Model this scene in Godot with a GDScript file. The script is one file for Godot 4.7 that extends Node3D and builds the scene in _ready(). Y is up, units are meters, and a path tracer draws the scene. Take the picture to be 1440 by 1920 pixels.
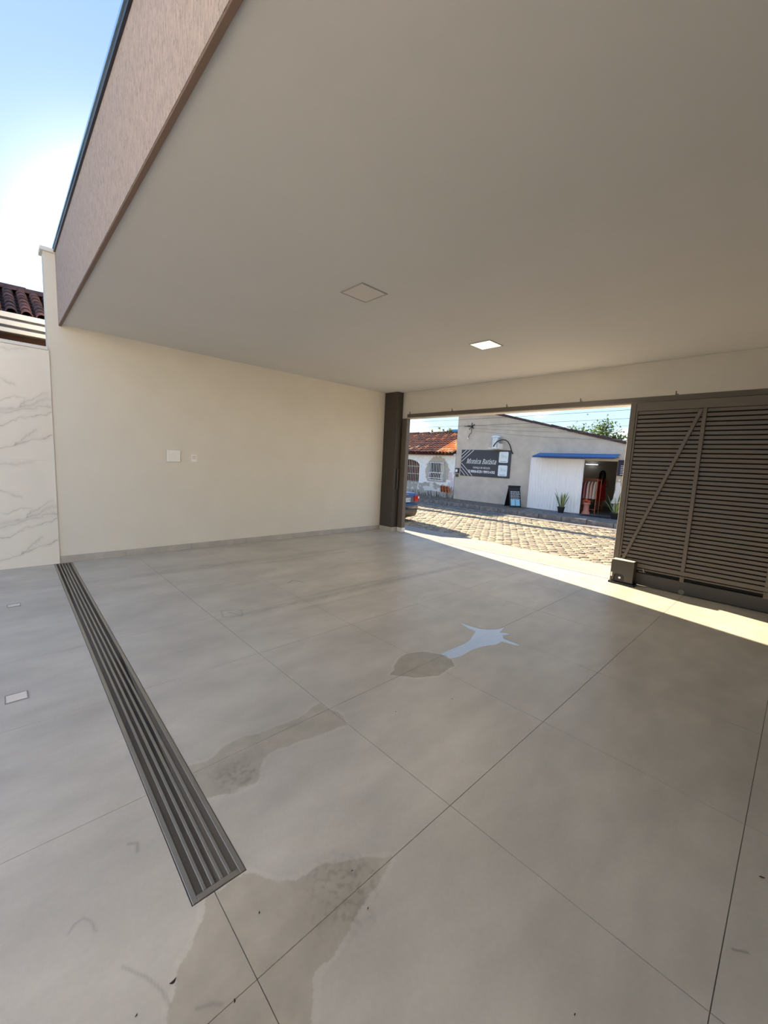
extends Node3D

# World: x runs along the plastered back wall towards the street, y up, z along the street.
# Back wall face at z = 0, canopy edge at x = 0.70, gate line at x = 7.0, street beyond.

const CEIL := 3.28
const STREET := -0.15
const WALK := 0.03
const SHOPX := 16.2

var M := {}
var taken := {}

# ---------------------------------------------------------------- helpers
func numbered(called: String) -> String:
	var n: int = taken.get(called, 0)
	taken[called] = n + 1
	return called if n == 0 else "%s_%03d" % [called, n]

func thing(called: String, label: String, category: String, at := Vector3.ZERO, turn := 0.0, group := "") -> Node3D:
	var o := Node3D.new()
	o.name = numbered(called)
	add_child(o)
	o.position = at
	o.rotation.y = turn
	tag(o, label, category, group)
	return o

func tag(o: Node, label: String, category: String, group := "") -> void:
	o.set_meta("label", label)
	o.set_meta("category", category)
	if group != "":
		o.set_meta("group", group)

func put(called: String, shape, m: Material, parent: Node = null) -> MeshInstance3D:
	var o := MeshInstance3D.new()
	o.mesh = shape.commit() if shape is SurfaceTool else shape
	o.material_override = m
	if parent == null:
		o.name = numbered(called)
		add_child(o)
	else:
		o.name = called
		parent.add_child(o, true)
	return o

func struct(called: String, shape, m: Material, label: String) -> MeshInstance3D:
	var o := put(called, shape, m)
	o.set_meta("kind", "structure")
	o.set_meta("label", label)
	return o

func struct_node(called: String, label: String) -> Node3D:
	var o := Node3D.new()
	o.name = numbered(called)
	add_child(o)
	o.set_meta("kind", "structure")
	o.set_meta("label", label)
	return o

func copy(o: Node3D, label := "", group := "") -> Node3D:
	var c := o.duplicate() as Node3D
	c.name = numbered(String(o.name).split("_0")[0])
	add_child(c)
	if label != "":
		c.set_meta("label", label)
	if group != "":
		c.set_meta("group", group)
	return c

func rgb(r: float, g: float, b: float) -> Color:
	return Color(r / 255.0, g / 255.0, b / 255.0)

func mat(c: Color, rough := 0.6, metal := 0.0, spec := 0.5) -> StandardMaterial3D:
	var m := StandardMaterial3D.new()
	m.albedo_color = c
	m.roughness = rough
	m.metallic = metal
	m.metallic_specular = spec
	return m

func begin() -> SurfaceTool:
	var st := SurfaceTool.new()
	st.begin(Mesh.PRIMITIVE_TRIANGLES)
	return st

func flat_uv(p: Vector3, n: Vector3) -> Vector2:
	var a := n.abs()
	if a.y >= a.x and a.y >= a.z:
		return Vector2(p.x, p.z)
	if a.x >= a.z:
		return Vector2(p.z, -p.y)
	return Vector2(p.x, -p.y)

func vert(st: SurfaceTool, p: Vector3, n: Vector3, face := Vector3.ZERO) -> void:
	st.set_normal(n)
	st.set_uv(flat_uv(p, face if face != Vector3.ZERO else n))
	st.add_vertex(p)

# front faces run clockwise seen from the side the normal points to
func tri(st: SurfaceTool, a: Vector3, b: Vector3, c: Vector3, n: Vector3) -> void:
	if (b - a).cross(c - a).dot(n) > 0.0:
		var t := b
		b = c
		c = t
	vert(st, a, n)
	vert(st, b, n)
	vert(st, c, n)

func quad(st: SurfaceTool, a: Vector3, b: Vector3, c: Vector3, d: Vector3, away: Vector3) -> void:
	var n := (c - a).cross(d - b).normalized()
	if n.dot((a + b + c + d) * 0.25 - away) < 0.0:
		n = -n
	tri(st, a, b, c, n)
	tri(st, a, c, d, n)

func smooth_tri(st: SurfaceTool, p: Array, n: Array) -> void:
	var f: Vector3 = n[0] + n[1] + n[2]
	var i := [0, 1, 2]
	if (p[1] - p[0]).cross(p[2] - p[0]).dot(f) > 0.0:
		i = [0, 2, 1]
	for k in i:
		vert(st, p[k], n[k])

func box(st: SurfaceTool, c: Vector3, s: Vector3, b := Basis.IDENTITY, bevel := 0.0) -> void:
	var h := s * 0.5
	if bevel <= 0.0:
		for ax in 3:
			for sg in [-1.0, 1.0]:
				var e0 := Vector3.ZERO
				var e1 := Vector3.ZERO
				var e2 := Vector3.ZERO
				e0[ax] = h[ax] * sg
				e1[(ax + 1) % 3] = h[(ax + 1) % 3]
				e2[(ax + 2) % 3] = h[(ax + 2) % 3]
				quad(st, c + b * (e0 - e1 - e2), c + b * (e0 + e1 - e2), c + b * (e0 + e1 + e2), c + b * (e0 - e1 + e2), c)
		return
	var k := minf(bevel, minf(h.x, minf(h.y, h.z)) * 0.9)
	for ax in 3:
		var u := (ax + 1) % 3
		var w := (ax + 2) % 3
		for sg in [-1.0, 1.0]:
			var q: Array[Vector3] = []
			for t in [[-1, -1], [1, -1], [1, 1], [-1, 1]]:
				var v := Vector3.ZERO
				v[ax] = h[ax] * sg
				v[u] = (h[u] - k) * t[0]
				v[w] = (h[w] - k) * t[1]
				q.append(c + b * v)
			quad(st, q[0], q[1], q[2], q[3], c)
			for sw in [-1.0, 1.0]:
				var e: Array[Vector3] = []
				for t in [[-1, 0], [1, 0], [1, 1], [-1, 1]]:
					var v := Vector3.ZERO
					v[u] = (h[u] - k) * t[0]
					v[ax] = (h[ax] - (k if t[1] else 0.0)) * sg
					v[w] = (h[w] - (0.0 if t[1] else k)) * sw
					e.append(c + b * v)
				quad(st, e[0], e[1], e[2], e[3], c)
	for sx in [-1.0, 1.0]:
		for sy in [-1.0, 1.0]:
			for sz in [-1.0, 1.0]:
				var s3 := Vector3(sx, sy, sz)
				tri(st, c + b * (Vector3(h.x, h.y - k, h.z - k) * s3), c + b * (Vector3(h.x - k, h.y, h.z - k) * s3), c + b * (Vector3(h.x - k, h.y - k, h.z) * s3), (b * s3).normalized())

# box between two corner points
func slab(st: SurfaceTool, a: Vector3, b: Vector3, bevel := 0.0) -> void:
	box(st, (a + b) * 0.5, (b - a).abs(), Basis.IDENTITY, bevel)

# straight bar of rectangular section between two points
func bar(st: SurfaceTool, a: Vector3, b: Vector3, wide: float, deep: float, up := Vector3.UP, bevel := 0.0) -> void:
	var z := (b - a).normalized()
	var x := up.cross(z).normalized()
	var y := z.cross(x)
	box(st, (a + b) * 0.5, Vector3(wide, deep, a.distance_to(b)), Basis(x, y, z), bevel)

func lift(p: Vector2, h: float, ax: int) -> Vector3:
	if ax == 1:
		return Vector3(p.x, h, p.y)
	if ax == 0:
		return Vector3(h, p.y, p.x)
	return Vector3(p.x, p.y, h)

# extruded outline; axis 0: outline in (z, y), axis 1: in (x, z), axis 2: in (x, y)
func prism(st: SurfaceTool, poly: PackedVector2Array, lo: float, hi: float, ax: int) -> void:
	var idx := Geometry2D.triangulate_polygon(poly)
	var nn := Vector3.ZERO
	nn[ax] = 1.0
	for t in range(0, idx.size(), 3):
		for e in [[hi, nn], [lo, -nn]]:
			tri(st, lift(poly[idx[t]], e[0], ax), lift(poly[idx[t + 1]], e[0], ax), lift(poly[idx[t + 2]], e[0], ax), e[1])
	var area := 0.0
	for i in poly.size():
		area += poly[i].cross(poly[(i + 1) % poly.size()])
	for i in poly.size():
		var p := poly[i]
		var q := poly[(i + 1) % poly.size()]
		var o2 := (q - p).orthogonal().normalized() * (-1.0 if area > 0 else 1.0)
		if Geometry2D.is_point_in_polygon((p + q) * 0.5 + o2 * 0.0005, poly):
			o2 = -o2
		var n := lift(o2, 0.0, ax)
		n[ax] = 0.0
		n = n.normalized()
		tri(st, lift(p, lo, ax), lift(q, lo, ax), lift(q, hi, ax), n)
		tri(st, lift(p, lo, ax), lift(q, hi, ax), lift(p, hi, ax), n)

func tube(st: SurfaceTool, pts: Array, r, sides := 8, caps := true) -> void:
	var rings := []
	var side := Vector3.UP
	for i in pts.size():
		var t: Vector3 = (pts[mini(i + 1, pts.size() - 1)] - pts[maxi(i - 1, 0)]).normalized()
		if absf(side.dot(t)) > 0.95:
			side = Vector3.RIGHT if absf(t.x) < 0.9 else Vector3.BACK
		var x := side.cross(t).normalized()
		var y := t.cross(x)
		side = y
		var rr: float = r[i] if r is Array else r
		var ring := []
		for k in sides:
			var a := TAU * k / sides
			ring.append([pts[i] + (x * cos(a) + y * sin(a)) * rr, x * cos(a) + y * sin(a)])
		rings.append(ring)
	for i in pts.size() - 1:
		for k in sides:
			var l := (k + 1) % sides
			var a = rings[i][k]
			var b = rings[i][l]
			var c = rings[i + 1][l]
			var d = rings[i + 1][k]
			smooth_tri(st, [a[0], b[0], c[0]], [a[1], b[1], c[1]])
			smooth_tri(st, [a[0], c[0], d[0]], [a[1], c[1], d[1]])
	if caps:
		for e in [0, pts.size() - 1]:
			var n: Vector3 = (pts[0] - pts[1]).normalized() if e == 0 else (pts[-1] - pts[-2]).normalized()
			for k in sides:
				tri(st, pts[e], rings[e][k][0], rings[e][(k + 1) % sides][0], n)

# turned shape about y; profile holds (radius, height)
func lathe(st: SurfaceTool, at: Vector3, prof: Array, sides := 20) -> void:
	for i in prof.size() - 1:
		var p: Vector2 = prof[i]
		var q: Vector2 = prof[i + 1]
		if p.is_equal_approx(q):
			continue
		var d := (q - p).normalized()
		var n2 := Vector2(d.y, -d.x)
		for k in sides:
			var a := TAU * k / sides
			var b := TAU * (k + 1) / sides
			var ca := Vector3(cos(a), 0, sin(a))
			var cb := Vector3(cos(b), 0, sin(b))
			var na := ca * n2.x + Vector3.UP * n2.y
			var nb := cb * n2.x + Vector3.UP * n2.y
			var v := [at + ca * p.x + Vector3.UP * p.y, at + cb * p.x + Vector3.UP * p.y, at + cb * q.x + Vector3.UP * q.y, at + ca * q.x + Vector3.UP * q.y]
			if p.x > 0.0001:
				smooth_tri(st, [v[0], v[1], v[2]], [na, nb, nb])
			if q.x > 0.0001:
				smooth_tri(st, [v[0], v[2], v[3]], [na, nb, na])

# skin over rings of equal point counts, smooth
func loft(st: SurfaceTool, rings: Array, caps := true) -> void:
	var n: int = rings[0].size()
	var mids := []
	for r in rings:
		var c := Vector3.ZERO
		for p in r:
			c += p
		mids.append(c / n)
	var norms := []
	for i in rings.size():
		var row := []
		for k in n:
			var t1: Vector3 = rings[i][(k + 1) % n] - rings[i][(k + n - 1) % n]
			var t2: Vector3 = rings[mini(i + 1, rings.size() - 1)][k] - rings[maxi(i - 1, 0)][k]
			var nn := t1.cross(t2).normalized()
			if nn.dot(rings[i][k] - mids[i]) < 0.0:
				nn = -nn
			row.append(nn)
		norms.append(row)
	for i in rings.size() - 1:
		for k in n:
			var l := (k + 1) % n
			smooth_tri(st, [rings[i][k], rings[i][l], rings[i + 1][l]], [norms[i][k], norms[i][l], norms[i + 1][l]])
			smooth_tri(st, [rings[i][k], rings[i + 1][l], rings[i + 1][k]], [norms[i][k], norms[i + 1][l], norms[i + 1][k]])
	if caps:
		for e in [0, rings.size() - 1]:
			var nn: Vector3 = mids[e] - mids[1 if e == 0 else e - 1]
			nn = nn.normalized()
			for k in n:
				tri(st, mids[e], rings[e][k], rings[e][(k + 1) % n], nn)

func noise(freq: float, seed_: int, octaves := 4) -> FastNoiseLite:
	var f := FastNoiseLite.new()
	f.noise_type = FastNoiseLite.TYPE_SIMPLEX_SMOOTH
	f.seed = seed_
	f.frequency = freq
	f.fractal_octaves = octaves
	return f

# texture of w by h pixels from a function (u, v) -> Color
func paint(w: int, h: int, f: Callable) -> ImageTexture:
	var data := PackedByteArray()
	data.resize(w * h * 3)
	var i := 0
	for y in h:
		for x in w:
			var c: Color = f.call((x + 0.5) / w, (y + 0.5) / h)
			data[i] = clampi(int(c.r * 255.0 + 0.5), 0, 255)
			data[i + 1] = clampi(int(c.g * 255.0 + 0.5), 0, 255)
			data[i + 2] = clampi(int(c.b * 255.0 + 0.5), 0, 255)
			i += 3
	return ImageTexture.create_from_image(Image.create_from_data(w, h, false, Image.FORMAT_RGB8, data))

# mottled tone round a colour, repeating every size metres on the metre UVs
func mottled(c: Color, spread: float, size: float, rough: float, freq := 3.0, stretch := Vector2.ONE, seed_ := 1, relief := 0.0) -> StandardMaterial3D:
	var m := mat(Color.WHITE, rough)
	var a := noise(1.0, seed_)
	var n := 256
	m.albedo_texture = paint(n, n, func(u, v):
		var w := 0.0
		for t in [[0, 0, (1 - u) * (1 - v)], [1, 0, u * (1 - v)], [0, 1, (1 - u) * v], [1, 1, u * v]]:
			w += a.get_noise_2d((u - t[0]) * freq * stretch.x, (v - t[1]) * freq * stretch.y) * t[2]
		var k := 1.0 + w * spread * 1.6
		return Color(c.r * k, c.g * k, c.b * k))
	m.uv1_scale = Vector3.ONE / size
	if relief > 0.0:
		var nt := NoiseTexture2D.new()
		nt.width = 256
		nt.height = 256
		nt.seamless = true
		nt.as_normal_map = true
		nt.bump_strength = relief
		nt.noise = noise(0.05, seed_ + 7)
		m.normal_enabled = true
		m.normal_texture = nt
	return m

func text(called: String, what: String, height: float, depth: float, m: Material, parent: Node, at: Vector3, family := "Droid Sans", slant := 0.0, squeeze := 1.0, bold := 400) -> MeshInstance3D:
	var t := TextMesh.new()
	var f := SystemFont.new()
	f.font_names = PackedStringArray([family])
	f.font_weight = bold
	t.font = f
	t.text = what
	t.font_size = 64
	t.pixel_size = height / 46.0
	t.depth = depth
	t.curve_step = 2.0
	var o := put(called, t, m, parent)
	o.transform = Transform3D(Basis(Vector3(squeeze, 0, 0), Vector3(slant, 1, 0), Vector3(0, 0, 1)), at)
	return o

# ---------------------------------------------------------------- camera, sky, sun
func toward_sun() -> Vector3:
	return Vector3(0.2356, tan(deg_to_rad(19.0)) * 1.0274, -1.0).normalized()

func setup() -> void:
	var cam := Camera3D.new()
	cam.name = "camera"
	add_child(cam)
	var yaw := 0.7658
	var pitch := -0.1223
	var roll := 0.0475
	var f := Vector3(sin(yaw) * cos(pitch), sin(pitch), -cos(yaw) * cos(pitch))
	var r := Vector3(cos(yaw), 0, sin(yaw))
	var u := r.cross(f)
	cam.transform = Transform3D(Basis(r * cos(roll) + u * sin(roll), u * cos(roll) - r * sin(roll), -f), Vector3(0.0112, 1.643, 7.2071))
	cam.fov = rad_to_deg(2.0 * atan(960.0 / 756.545))
	cam.near = 0.05
	cam.far = 400.0

	var sun := DirectionalLight3D.new()
	sun.name = "sun"
	add_child(sun)
	sun.basis = Basis.looking_at(-toward_sun(), Vector3.UP)
	sun.light_color = rgb(255, 234, 202)
	sun.light_energy = 6.2
	sun.light_angular_distance = 0.53
	sun.shadow_enabled = true

	var env := Environment.new()
	env.background_mode = Environment.BG_SKY
	var sky := Sky.new()
	var pan := PanoramaSkyMaterial.new()
	pan.panorama = sky_picture()
	sky.sky_material = pan
	env.sky = sky
	env.tonemap_mode = Environment.TONE_MAPPER_LINEAR
	env.tonemap_exposure = 1.38
	env.sdfgi_enabled = true
	env.ssao_enabled = true
	env.ssil_enabled = true
	var w := WorldEnvironment.new()
	w.name = "surroundings"
	w.environment = env
	add_child(w)

func sky_picture() -> ImageTexture:
	var w := 1024
	var h := 512
	var s := toward_sun()
	var cl := noise(1.6, 11, 5)
	var img := Image.create(w, h, false, Image.FORMAT_RGBAF)
	for y in h:
		var el := PI * (0.5 - (y + 0.5) / h)
		var sy := sin(el)
		var base := Color(0.73, 0.97, 1.06).lerp(Color(0.15, 0.32, 0.74), pow(clampf(sy, 0.0, 1.0), 0.55))
		for x in w:
			var az := TAU * (x + 0.5) / w
			var d := Vector3(sin(az) * cos(el), sy, -cos(az) * cos(el))
			var c := base
			if sy > -0.02:
				var ang := rad_to_deg(acos(clampf(d.dot(s), -1.0, 1.0)))
				var g := exp(-pow(ang / 7.0, 2.0))
				c += Color(3.2, 3.0, 2.7) * g + Color(0.12, 0.10, 0.06) * exp(-ang / 25.0)
				# thin cumulus near the horizon
				var q := d / maxf(sy + 0.12, 0.05)
				var n := cl.get_noise_2d(q.x * 0.45, q.z * 0.45) + 0.05
				var low := clampf(1.0 - sy / 0.35, 0.0, 1.0)
				var k := clampf(n * 4.0, 0.0, 1.0) * low
				c = c.lerp(Color(1.6, 1.6, 1.6), k * 0.85)
			else:
				c = Color(0.35, 0.34, 0.32)
			c.a = 1.0
			img.set_pixel(x, y, c)
	return ImageTexture.create_from_image(img)

# ---------------------------------------------------------------- materials
const STAIN1 := [Vector2(0.66, 5.163), Vector2(0.926, 5.100), Vector2(1.154, 5.116), Vector2(1.326, 5.143), Vector2(1.472, 5.094), Vector2(1.543, 5.097), Vector2(1.559, 5.286), Vector2(1.511, 5.413), Vector2(1.375, 5.365), Vector2(1.202, 5.343), Vector2(1.070, 5.334), Vector2(0.947, 5.387), Vector2(0.856, 5.441), Vector2(0.766, 5.408), Vector2(0.66, 5.383)]
const STAIN2 := [Vector2(2.163, 5.147), Vector2(2.348, 5.023), Vector2(2.487, 4.964), Vector2(2.678, 5.063), Vector2(2.762, 5.204), Vector2(2.671, 5.369), Vector2(2.538, 5.394), Vector2(2.411, 5.356), Vector2(2.237, 5.276)]
const STAIN3 := [Vector2(0.502, 5.84), Vector2(0.614, 5.84), Vector2(0.719, 5.971), Vector2(0.821, 6.020), Vector2(0.912, 6.056), Vector2(1.037, 6.145), Vector2(1.128, 6.194), Vector2(1.046, 6.216), Vector2(0.952, 6.241), Vector2(0.861, 6.257), Vector2(0.792, 6.284), Vector2(0.709, 6.291), Vector2(0.660, 6.357), Vector2(0.597, 6.397), Vector2(0.507, 6.5), Vector2(0.1, 6.4), Vector2(0.276, 6.085), Vector2(0.341, 6.037), Vector2(0.408, 5.965)]
const MOTT1 := [Vector2(0.845, 6.040), Vector2(0.949, 6.080), Vector2(0.992, 6.196), Vector2(0.884, 6.266), Vector2(0.796, 6.278), Vector2(0.789, 6.193)]
const MOTT2 := [Vector2(0.809, 5.270), Vector2(0.930, 5.296), Vector2(0.913, 5.406), Vector2(0.817, 5.417), Vector2(0.763, 5.349)]
const FLOOR0 := Vector2(-1.0, 0.0)
const FLOORS := 8.0

func floor_material() -> StandardMaterial3D:
	var n := 1280
	var img := PackedByteArray()
	img.resize(n * n * 3)
	var rough := PackedByteArray()
	rough.resize(n * n)
	rough.fill(int(255 * 0.36))
	var a := noise(0.55, 3, 5)
	var b := noise(2.4, 5, 4)
	var g := noise(42.0, 8, 2)
	var tone := PackedFloat32Array()
	tone.resize(n * n)
	var warm := PackedFloat32Array()
	warm.resize(n * n)
	for j in n:
		var z := FLOOR0.y + FLOORS * (j + 0.5) / n
		for i in n:
			var x := FLOOR0.x + FLOORS * (i + 0.5) / n
			# cement-look glaze clouds, drawn out along x
			tone[j * n + i] = 1.0 + 0.085 * a.get_noise_2d(x * 1.1, z * 2.6) + 0.045 * b.get_noise_2d(x, z * 2.0) + 0.018 * g.get_noise_2d(x, z)
	# dried water marks with a darker body and a pale rim
	var wob := noise(2.6, 21, 3)
	var dots := noise(26.0, 31, 2)
	for s in [[STAIN1, 0.93, 0.02], [STAIN2, 0.84, 0.03], [STAIN3, 0.92, 0.025]]:
		var pl := PackedVector2Array(s[0])
		var big: PackedVector2Array = Geometry2D.offset_polygon(pl, 0.022, Geometry2D.JOIN_ROUND)[0]
		soak(tone, warm, n, pl, wob, s[1], s[2])
		rim(tone, n, pl, big, wob)
	for s in [MOTT1, MOTT2]:
		var pl := PackedVector2Array(s)
		var rc := bounds(pl).grow(0.05)
		for j in range(row(rc.position.y, n), row(rc.end.y, n)):
			for i in range(col(rc.position.x, n), col(rc.end.x, n)):
				var p := here(i, j, n)
				var q := p + Vector2(wob.get_noise_2d(p.x, p.y), wob.get_noise_2d(p.y + 9.0, p.x)) * 0.07
				var c := rc.get_center()
				var k := exp(-pow(q.distance_to(c) / (rc.size.length() * 0.30), 4.0))
				tone[j * n + i] *= 1.0 - k * (0.05 + 0.10 * clampf(dots.get_noise_2d(p.x, p.y) * 2.0, 0.0, 1.0))
	# tyre tracks running in from the gate
	var grit := noise(9.0, 41, 3)
	for t in [[1.30, 1.2, 5.8, 0.085, 0.10], [1.52, 2.6, 4.8, 0.05, 0.08], [3.34, 1.7, 5.6, 0.07, 0.15], [3.22, 2.4, 4.6, 0.03, 0.12], [3.55, 2.2, 3.6, 0.035, 0.10], [2.35, 1.5, 5.2, 0.10, 0.04]]:
		for j in range(row(t[0] - 0.35, n), row(t[0] + 0.35, n)):
			for i in range(col(t[1] - 0.4, n), col(t[2] + 0.4, n)):
				var p := here(i, j, n)
				var zc: float = t[0] + 0.035 * (p.x - 3.0) * 0.6
				var across := exp(-pow((p.y - zc) / t[3], 2.0))
				var along := smoothstep(t[1] - 0.4, t[1] + 0.6, p.x) * (1.0 - smoothstep(t[2] - 0.6, t[2] + 0.4, p.x))
				var k: float = across * along * t[4] * (0.75 + 1.1 * grit.get_noise_2d(p.x * 0.5, p.y * 6.0))
				tone[j * n + i] *= 1.0 - maxf(k, 0.0)
	# rubber scuffs
	scuff(tone, n, [Vector2(0.105, 5.66), Vector2(0.125, 5.635), Vector2(0.15, 5.632), Vector2(0.168, 5.66), Vector2(0.176, 5.71)], 0.004, 0.12)
	scuff(tone, n, [Vector2(0.22, 5.88), Vector2(0.27, 5.96), Vector2(0.298, 6.03), Vector2(0.303, 6.08)], 0.004, 0.12)
	scuff(tone, n, [Vector2(0.36, 6.14), Vector2(0.40, 6.16), Vector2(0.42, 6.18)], 0.006, 0.12)
	scuff(tone, n, [Vector2(1.656, 3.079), Vector2(1.831, 3.170), Vector2(1.768, 3.349), Vector2(1.600, 3.259), Vector2(1.656, 3.079)], 0.010, 0.10)
	scuff(tone, n, [Vector2(1.69, 3.14), Vector2(1.76, 3.32)], 0.010, 0.1)
	scuff(tone, n, [Vector2(2.72, 2.63), Vector2(2.83, 2.55), Vector2(2.90, 2.70)], 0.012, 0.16)
	scuff(tone, n, [Vector2(1.80, 7.22), Vector2(1.83, 7.26)], 0.003, 0.3)
	scuff(tone, n, [Vector2(0.33, 5.42), Vector2(0.36, 5.44), Vector2(0.35, 5.48)], 0.006, 0.15)
	var base := rgb(197, 190, 177)
	for k in n * n:
		var t := tone[k]
		var w := warm[k]
		img[k * 3] = clampi(int(base.r * 255.0 * t * (1.0 + 0.4 * w)), 0, 255)
		img[k * 3 + 1] = clampi(int(base.g * 255.0 * t), 0, 255)
		img[k * 3 + 2] = clampi(int(base.b * 255.0 * t * (1.0 - 1.2 * w)), 0, 255)
	var m := mat(Color.WHITE, 0.38, 0.0, 0.5)
	m.albedo_texture = ImageTexture.create_from_image(Image.create_from_data(n, n, false, Image.FORMAT_RGB8, img))
	m.uv1_scale = Vector3.ONE / FLOORS
	m.uv1_offset = Vector3(-FLOOR0.x / FLOORS, -FLOOR0.y / FLOORS, 0)
	return m

func here(i: int, j: int, n: int) -> Vector2:
	return FLOOR0 + Vector2(i + 0.5, j + 0.5) * FLOORS / n

func row(z: float, n: int) -> int:
	return clampi(int((z - FLOOR0.y) / FLOORS * n), 0, n)

func col(x: float, n: int) -> int:
	return clampi(int((x - FLOOR0.x) / FLOORS * n), 0, n)

func bounds(p: PackedVector2Array) -> Rect2:
	var r := Rect2(p[0], Vector2.ZERO)
	for q in p:
		r = r.expand(q)
	return r

func soak(tone: PackedFloat32Array, warm: PackedFloat32Array, n: int, pl: PackedVector2Array, wob: FastNoiseLite, k: float, w: float) -> void:
	var rc := bounds(pl).grow(0.08)
	for j in range(row(rc.position.y, n), row(rc.end.y, n)):
		for i in range(col(rc.position.x, n), col(rc.end.x, n)):
			var p := here(i, j, n)
			var q := p + Vector2(wob.get_noise_2d(p.x, p.y), wob.get_noise_2d(p.y + 9.0, p.x)) * 0.05
			if Geometry2D.is_point_in_polygon(q, pl):
				tone[j * n + i] *= k + 0.05 * wob.get_noise_2d(p.x * 3.0, p.y * 3.0)
				warm[j * n + i] += w

func rim(tone: PackedFloat32Array, n: int, pl: PackedVector2Array, big: PackedVector2Array, wob: FastNoiseLite) -> void:
	var rc := bounds(pl).grow(0.1)
	for j in range(row(rc.position.y, n), row(rc.end.y, n)):
		for i in range(col(rc.position.x, n), col(rc.end.x, n)):
			var p := here(i, j, n)
			var q := p + Vector2(wob.get_noise_2d(p.x, p.y), wob.get_noise_2d(p.y + 9.0, p.x)) * 0.05
			if Geometry2D.is_point_in_polygon(q, big) and not Geometry2D.is_point_in_polygon(q, pl):
				tone[j * n + i] *= 1.025

func scuff(tone: PackedFloat32Array, n: int, pts: Array, wide: float, dark: float) -> void:
	var rc := bounds(PackedVector2Array(pts)).grow(wide * 3.0)
	for j in range(row(rc.position.y, n), row(rc.end.y, n) + 1):
		for i in range(col(rc.position.x, n), col(rc.end.x, n) + 1):
			var p := here(i, j, n)
			var d := 9.0
			for s in pts.size() - 1:
				d = minf(d, p.distance_to(Geometry2D.get_closest_point_to_segment(p, pts[s], pts[s + 1])))
			tone[j * n + i] *= 1.0 - dark * exp(-pow(d / wide, 2.0))

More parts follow.
